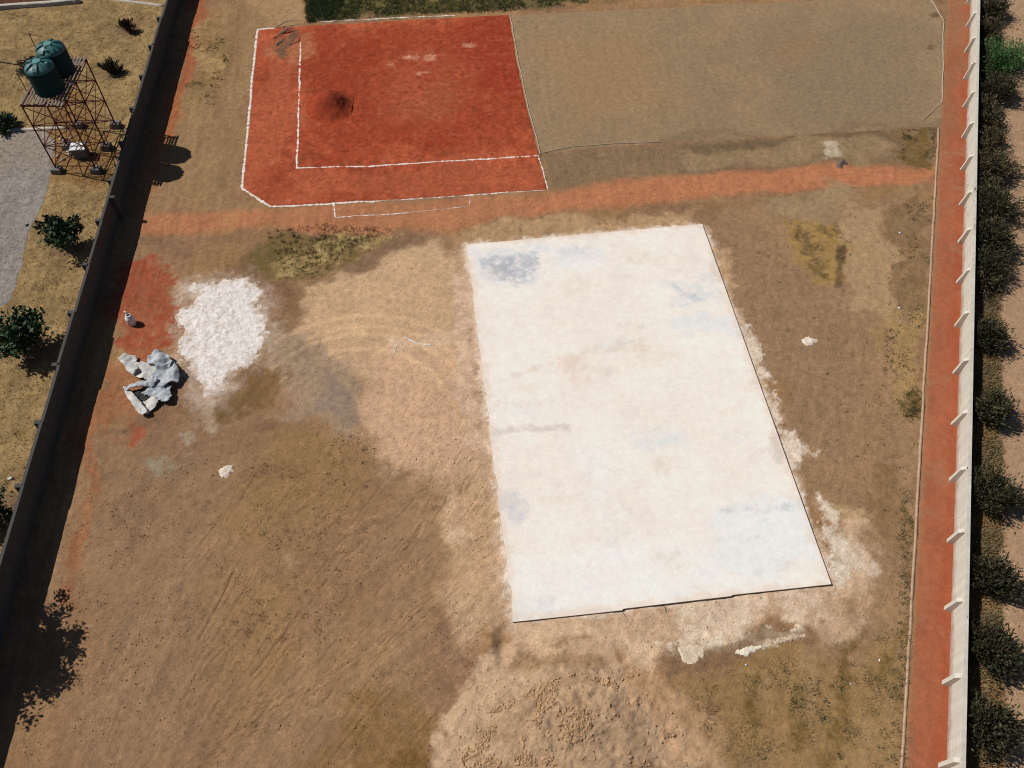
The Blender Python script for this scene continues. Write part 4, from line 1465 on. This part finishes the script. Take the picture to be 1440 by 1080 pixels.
def tree(name, base, trunk_h, R, Hc, label, seed, cat='tree', pal=GREENS, bright=1.0, ncl=46, per=60, size=.13, lean=(0, 0), group=None, limbs=7, Ry=None):
    r = np.random.default_rng(seed)
    t = empty(name, (base[0], base[1], float(height(np.array([base[0]]), np.array([base[1]]))[0])))
    tag(t, label, cat, group)
    top = (lean[0], lean[1], trunk_h)
    b = MB().tube([(0, 0, -.1), (lean[0] * .3 + .04, lean[1] * .3, trunk_h * .5), top, (lean[0], lean[1], trunk_h + Hc * .5)], [.1, .075, .06, .02], 7)
    C = []
    tone = []
    for k in range(ncl):
        v = r.normal(size=3)
        v /= np.linalg.norm(v)
        q = r.random() ** .45
        c = np.array([lean[0] + v[0] * R * q * (1 + .25 * r.normal()), lean[1] + v[1] * (Ry or R) * q * (1 + .25 * r.normal()), trunk_h + Hc * .45 + v[2] * Hc * .55 * q])
        if k < limbs:
            b.tube([top, tuple((np.array(top) + c) / 2 + r.normal(size=3) * .08), tuple(c)], [.04, .025, .008], 5)
        pt = c + r.normal(size=(per, 3)) * R * np.array([.17, .17, .13])
        C.append(pt)
        tone.append(np.full(per, .65 + .7 * r.random()))
    C = np.concatenate(C)
    tone = np.concatenate(tone)
    C[:, 2] = np.maximum(C[:, 2], .1)
    n = len(C)
    b.build('trunk', M_BARK, t, smooth=True)
    leaves('crown', C, size * (.6 + .8 * r.random(n)), tint(n, r, pal, bright) * tone[:, None], t, .1, seed, 1.7)
    return t


TG = np.array([(.022, .05, .016), (.034, .066, .02), (.05, .085, .026), (.03, .055, .02)])
tree('young_tree', G(104, 346), .75, 1.2, 1.5, 'round green young tree between the gravel yard and the grey wall', 11, pal=TG, lean=(-.25, .1), ncl=42, per=46, size=.16)
tree('young_tree', G(55, 490), .9, 1.45, 1.7, 'green young tree below the gravel yard, partly cut by the picture edge', 12, pal=TG, lean=(-.5, .1), ncl=50, per=50, size=.17)
tree('young_tree', G(4, 740), .7, 1.1, 1.5, 'dark young tree low at the edge of the straw ground, beside the grey wall', 13, pal=GREENS, lean=(-.4, .1), ncl=40, per=46, size=.14)
DRY = np.array([(.07, .055, .025), (.05, .05, .022), (.09, .07, .035), (.04, .045, .02)])
shrub('young_shrub', G(160, 104), .75, 1.35, 'sparse olive shrub in a bare round basin behind the water tower', 14, pal=DRY, nst=22, per=22, size=.12, lean=(-.25, .1))
REDD = np.array([(.075, .035, .02), (.06, .03, .02), (.05, .045, .02)])
shrub('young_shrub', G(184, 44), .7, 1.1, 'reddish bare shrub in a pale round basin near the far kerb', 15, pal=REDD, nst=22, per=20, size=.12, lean=(-.15, .1))
shrub('young_shrub', G(10, 180), .95, .95, 'low green bush above the pale kerb of the gravel yard', 16, pal=TG, nst=36, per=36, size=.13)
# trees just outside the frame whose shadows fall into it
tree('roadside_tree', (-26.55, 14.4), 2.2, 1.3, 3.2, 'tall feathery tree behind the grey wall whose shadow falls on the lower left soil', 17, ncl=110, per=70, size=.13, Ry=2.6)
tree('compound_tree', (-43.2, 63.3), 3.9, 1.4, 2.0, 'tree beside the water tower whose shadow lies on the straw ground', 18, ncl=50, per=50, size=.17)

# shrubs along the outside of the white wall
BROWN = np.array([(.07, .055, .026), (.10, .078, .04), (.05, .052, .022), (.085, .066, .03), (.14, .11, .06)])
OLIVE = np.array([(.032, .038, .016), (.06, .06, .026), (.045, .048, .02), (.10, .08, .038), (.028, .03, .013), (.07, .07, .03), (.06, .042, .02)])
BRIGHT = np.array([(.03, .085, .02), (.045, .11, .028), (.025, .065, .018), (.05, .09, .03)])
SH = [(1396, 12, 1.35, 1.5, BROWN, 1, 'dark brown shrub outside the white wall, beyond the bright green bush'),
      (1413, 78, 2.1, 2.1, BRIGHT, 1.25, 'bright green bush outside the white wall, the greenest of the row'),
      (1402, 125, 1.35, 1.6, OLIVE, .8, 'dark shrub just below the bright green bush outside the white wall'),
      (1396, 232, 1.35, 1.6, BROWN, 1, 'dark brown shrub behind the white wall level with the end of the orange path'),
      (1397, 285, 1.6, 1.8, OLIVE, .9, 'full dark green shrub behind the white wall just below the orange path end'),
      (1394, 334, 1.4, 1.7, OLIVE, .8, 'wide olive shrub behind the white wall above the pale scrap of litter'),
      (1393, 374, 1.3, 1.5, OLIVE, .7, 'dark shrub behind the white wall beside the pale scrap of litter'),
      (1388, 474, 1.15, 1.35, OLIVE, .8, 'small shrub standing apart behind the white wall below the pale scrap of litter'),
      (1391, 574, 1.3, 1.7, OLIVE, 1.1, 'olive green shrub behind the white wall between two tufts of golden grass'),
      (1393, 692, 1.35, 1.75, OLIVE, .95, 'green shrub whose feathery shadow spreads over the road, below a golden tuft'),
      (1392, 812, 1.4, 1.75, OLIVE, .9, 'third shrub from the near end outside the white wall, dark and wide'),
      (1390, 914, 1.35, 1.75, OLIVE, .8, 'second shrub from the near end outside the white wall, narrow and dark'),
      (1388, 1022, 1.4, 1.75, OLIVE, .85, 'nearest shrub outside the white wall, at the bottom corner')]
for i, (u, v, w_, h_, pal, br, lab) in enumerate(SH):
    x, y = G(u, v, UP + .55 * h_)
    x = max(x, rwall(y) + 1.0)
    shrub('wall_shrub', (x + .15, y), w_ * (.86 + .3 * rng.random()), h_ * (1 + .2 * rng.random()), lab, 30 + i, group='shrubs outside the white wall', pal=pal, bright=br * (.8 + .35 * rng.random()), nst=84 + int(rng.random() * 30), per=64, size=.06 + .015 * rng.random(), lean=(.12, .1))
for i, (u, v) in enumerate(((1390, 40), (1388, 150), (1392, 168), (1396, 195), (1386, 210), (1386, 258), (1386, 310), (1402, 350), (1386, 395))):
    x, y = G(u, v, UP + .5)
    x = max(x, rwall(y) + .7)
    shrub('wall_shrub', (x, y), 1.15, 1.2, 'low dry brown shrub filling the thicket outside the far part of the white wall', 60 + i,
          group='low shrubs of the thicket', pal=BROWN, bright=.9, nst=44, per=44, size=.075)


# ------------------------------------------------------------------ ground cover, clods, litter
def tufts(name, pts, h, blades, pal, seed, width=.02, spread=.1):
    r = np.random.default_rng(seed)
    n = len(pts)
    P = np.repeat(pts, blades, 0) + r.normal(size=(n * blades, 2)) * spread
    m = len(P)
    z = height(P[:, 0], P[:, 1], False)
    hh = h * (.4 + .8 * r.random(m))
    a = r.random(m) * 2 * pi
    t = np.stack([np.cos(a), np.sin(a)], 1)
    ln = hh[:, None] * (.2 + .7 * r.random((m, 1))) * t
    s = np.stack([-t[:, 1], t[:, 0]], 1) * (width * (.6 + .8 * r.random((m, 1))))
    V = np.stack([np.c_[P - s, z], np.c_[P + s, z], np.c_[P + ln, z + hh]], 1).reshape(-1, 3)
    c = tint(m, r, pal)
    o = np_mesh(name, V, np.arange(3 * m).reshape(-1, 3), M_LEAF, colour=np.repeat(c, 3, 0))
    return tag(o, kind='stuff')


def scatter(px, n, seed, clump=0.0, thr=-2.0, f=.8):
    """points spread through a polygon of photo pixels, gathered in clumps"""
    P = Gs(px)
    r = np.random.default_rng(seed)
    lo, hi = P.min(0), P.max(0)
    q = lo + (hi - lo) * r.random((n * 6, 2))
    ok = sdist(q[:, 0], q[:, 1], P) < 0
    ok &= fbm(q[:, 0], q[:, 1], f, 3, seed) > thr
    return q[ok][:n]


STRAW = np.array([(.31, .23, .11), (.24, .175, .08), (.38, .29, .15), (.26, .19, .09)])
WEED = np.array([(.06, .062, .024), (.10, .095, .04), (.05, .05, .02), (.24, .19, .09), (.17, .14, .07)])
TURF = np.array([(.03, .06, .014), (.045, .075, .02), (.025, .05, .012), (.09, .085, .03)])
comp = scatter([(-20, -10), (236, 0), (160, 270), (98, 480), (3, 780), (-20, 800)], 6000, 201)
keepc = (sdist(comp[:, 0], comp[:, 1], W_YARD) > .1) & (comp[:, 0] < lwall(comp[:, 1]) - .5)
tufts('straw_grass', comp[keepc], .09, 5, STRAW, 202, .02, .12)
wp = np.concatenate([scatter([(376, 326), (450, 314), (550, 322), (500, 350), (470, 380), (400, 392)], 430, 203, thr=-.35, f=2.4),
                     scatter([(1256, 300), (1312, 270), (1305, 470), (1250, 430)], 120, 204, thr=.25),
                     scatter([(1258, 560), (1296, 540), (1294, 590), (1268, 585)], 70, 205, thr=.0),
                     scatter([(1266, 690), (1284, 690), (1276, 1080), (1262, 1080)], 260, 206, thr=.05),
                     scatter([(1150, 930), (1260, 880), (1270, 1080), (1050, 1080)], 130, 207, thr=.3, f=1.2),
                     scatter([(475, 632), (530, 630), (530, 690), (470, 690)], 14, 208),
                     scatter([(1230, 450), (1300, 430), (1292, 600), (1255, 580)], 90, 209, thr=.1),
                     scatter([(1270, 184), (1316, 180), (1314, 240), (1270, 224)], 130, 210, thr=.0),
                     scatter([(1090, 560), (1300, 430), (1280, 800), (1150, 640)], 70, 260),
                     scatter([(1000, 330), (1250, 290), (1200, 500), (1060, 460)], 50, 261),
                     scatter([(262, 40), (330, 60), (300, 150), (255, 140)], 150, 211, thr=.15)])
tufts('weeds', wp, .09, 8, WEED, 212, .025, .08)
gp = np.concatenate([scatter([(1105, 318), (1175, 312), (1190, 340), (1182, 400), (1140, 385)], 500, 213, thr=.05, f=1.2),
                     scatter([(340, 640), (520, 600), (560, 640), (420, 1000), (300, 1070), (330, 840)], 350, 214, thr=.25),
                     scatter([(450, 320), (545, 325), (480, 360), (400, 385)], 200, 215, thr=.1, f=1.4),
                     
                     scatter([(1140, 920), (1280, 880), (1280, 1080), (1000, 1080), (960, 960)], 700, 217, thr=.1)])
tufts('dry_grass', gp, .10, 6, STRAW * .85, 218, .018, .1)
bed = []
for lo_, hi_, n_, thr_ in ((410, 455, 500, -2), (510, 550, 420, -2), (620, 660, 420, -2), (745, 775, 260, -2), (862, 885, 160, -2), (400, 1090, 900, .1)):
    yb = np.interp(rng.random(n_), [0, 1], [G(1385, hi_, UP)[1], G(1385, lo_, UP)[1]])
    bed.append(np.c_[rwall(yb) + .75 + 1.5 * rng.random(n_), yb])
tufts('dry_grass', np.concatenate(bed), .22, 8, STRAW * .8, 230, .025, .12)
yb = G(1385, 415, UP)[1] + rng.random(5200) * 36
tufts('undergrowth', np.c_[rwall(yb) + .6 + 1.7 * rng.random(5200), yb], .3, 7, np.array([(.05, .04, .018), (.08, .06, .028), (.04, .042, .016), (.11, .08, .04)]), 229, .03, .16)
tp = np.concatenate([scatter([(428, -60), (900, -60), (820, 6), (700, 16), (560, 20), (440, 33)], 9000, 219, thr=-.35, f=.6),
                     scatter([(428, -30), (500, -30), (470, 26), (432, 33)], 2500, 220)])
tufts('turf', tp, .16, 5, TURF, 221, .03, .14)
tufts('straw_edge', scatter([(470, 12), (720, -2), (900, -20), (900, 2), (720, 16), (470, 27)], 700, 222, thr=.15, f=1.2), .12, 6, STRAW, 223, .02, .14)

ICO_V = np.array([(0, 0, 1)] + [(.894 * cos(k * 2 * pi / 5), .894 * sin(k * 2 * pi / 5), .447) for k in range(5)] +
                 [(.894 * cos(k * 2 * pi / 5 + pi / 5), .894 * sin(k * 2 * pi / 5 + pi / 5), -.447) for k in range(5)] + [(0, 0, -1)])
ICO_F = np.array([(0, 1 + k, 1 + (k + 1) % 5) for k in range(5)] + [(1 + k, 6 + k, 1 + (k + 1) % 5) for k in range(5)] +
                 [(1 + (k + 1) % 5, 6 + k, 6 + (k + 1) % 5) for k in range(5)] + [(11, 6 + (k + 1) % 5, 6 + k) for k in range(5)])


def clods(name, P, lo, hi, rgb, seed, mat=None, var=.25, z0=None):
    r = np.random.default_rng(seed)
    n = len(P)
    s = lo + (hi - lo) * r.random(n) ** 3
    V = ICO_V[None] * (1 + .28 * r.normal(size=(n, 12, 1))) * s[:, None, None] * np.array([1, .8, .6])
    a = r.random(n) * 6.28
    ca, sa = np.cos(a)[:, None], np.sin(a)[:, None]
    V = np.stack([V[..., 0] * ca - V[..., 1] * sa * .8, V[..., 0] * sa + V[..., 1] * ca * .8, V[..., 2]], -1)
    z = height(P[:, 0], P[:, 1])
    V = V + np.stack([P[:, 0], P[:, 1], z + s * .3], -1)[:, None, :]
    F = (np.arange(n)[:, None, None] * 12 + ICO_F[None]).reshape(-1, 3)
    c = (alb(*rgb)[None, :] if rgb else ground_colour(P[:, 0].copy(), P[:, 1].copy()) * 1.05) * (1 - var + 2 * var * r.random((n, 1)))
    return tag(np_mesh(name, V.reshape(-1, 3), F, mat or M_LEAF, colour=np.repeat(c, 12, 0)), kind='stuff')


clods('soil_clods', np.concatenate([scatter([(690, 1000), (800, 950), (860, 960), (950, 1040), (960, 1080), (640, 1080)], 5200, 231, thr=.05, f=.7),
                                    scatter([(630, 1080), (660, 960), (900, 940), (1000, 1080)], 900, 232)]), .01, .07, (190, 154, 116), 233)
clods('soil_clods', scatter([(100, 700), (330, 600), (720, 880), (640, 1080), (30, 1080)], 4200, 234, thr=-.1), .012, .055, None, 235)
clods('soil_clods', scatter([(430, 400), (655, 350), (700, 860), (540, 640)], 1600, 236), .012, .05, None, 237)
clods('soil_clods', scatter([(1000, 330), (1300, 270), (1270, 1080), (1180, 820)], 2200, 238), .012, .055, None, 239)
clods('soil_clods', scatter([(880, 870), (1200, 800), (1150, 900), (740, 930)], 500, 240), .012, .05, (206, 176, 146), 241)
clods('powder_lumps', scatter([(262, 402), (364, 396), (380, 466), (340, 514), (300, 552), (250, 480)], 700, 242, thr=.05, f=1.2), .012, .05, (226, 214, 204), 243)
clods('clay_clods', scatter([(488, 140), (515, 135), (512, 180), (475, 194), (440, 185), (450, 172), (480, 172)], 520, 244), .015, .06, (150, 62, 38), 245)
clods('clay_clods', scatter([(345, 50), (715, 30), (768, 265), (382, 288)], 1400, 246, thr=.05), .015, .05, (140, 60, 38), 247)
clods('gravel_stones', scatter([(0, 190), (70, 190), (40, 320), (0, 420)], 1500, 248), .02, .06, (140, 132, 124), 249)
clods('rubble', scatter([(76, 200), (100, 192), (112, 204), (92, 226), (78, 230)], 110, 250), .04, .2, (170, 150, 128), 251)


def scrap(u, v, s, label, seed, mat=M_WHITE):
    r = np.random.default_rng(seed)
    V = ICO_V * (1 + .35 * r.normal(size=(12, 1))) * s * np.array([1, .7, .45])
    x, y = G(u, v)
    o = np_mesh('litter', V, ICO_F, mat, loc=(x, y, float(height(np.array([x]), np.array([y]))[0]) + s * .3))
    return tag(o, label, 'litter')


scrap(15, 673, .16, 'white scrap of litter on the straw ground beside the grey wall', 1)
scrap(1391, 398, .2, 'pale scrap of litter in the dark strip behind the white wall', 2)
scrap(1237, 928, .09, 'white scrap in the dark weedy spot near the path kerb', 3)
scrap(1265, 328, .1, 'white scrap among weeds by the far part of the path kerb', 4)
scrap(1265, 433, .1, 'pale scrap among dark weeds halfway along the path kerb', 5)
scrap(1049, 935, .06, 'tiny white stone just under the slurry splash below the slab', 6)
scrap(1196, 962, .06, 'tiny white stone in the olive lower right soil', 7)

# dead branches at the top corner of the clay court
db = MB()
r = np.random.default_rng(77)
bx, by = G(402, 47)
for k in range(7):
    a = 0.95 + r.normal() * .35
    l_ = .8 + r.random() * 1.4
    ox_, oy_ = r.normal() * .35, r.normal() * .7
    p0 = Vector((ox_ - cos(a) * l_ / 2, oy_ - sin(a) * l_ / 2, .06))
    p1 = Vector((ox_ + r.normal() * .1, oy_ + r.normal() * .1, .18 + r.random() * .2))
    p2 = Vector((ox_ + cos(a) * l_ / 2, oy_ + sin(a) * l_ / 2, .08 + r.random() * .2))
    db.tube([p0, p1, p2], [.05, .04, .015], 5)
tag(db.build('brushwood', M_DEAD, loc=(bx, by, 0)), 'grey heap of dead branches at the upper left corner of the clay court', 'branches')
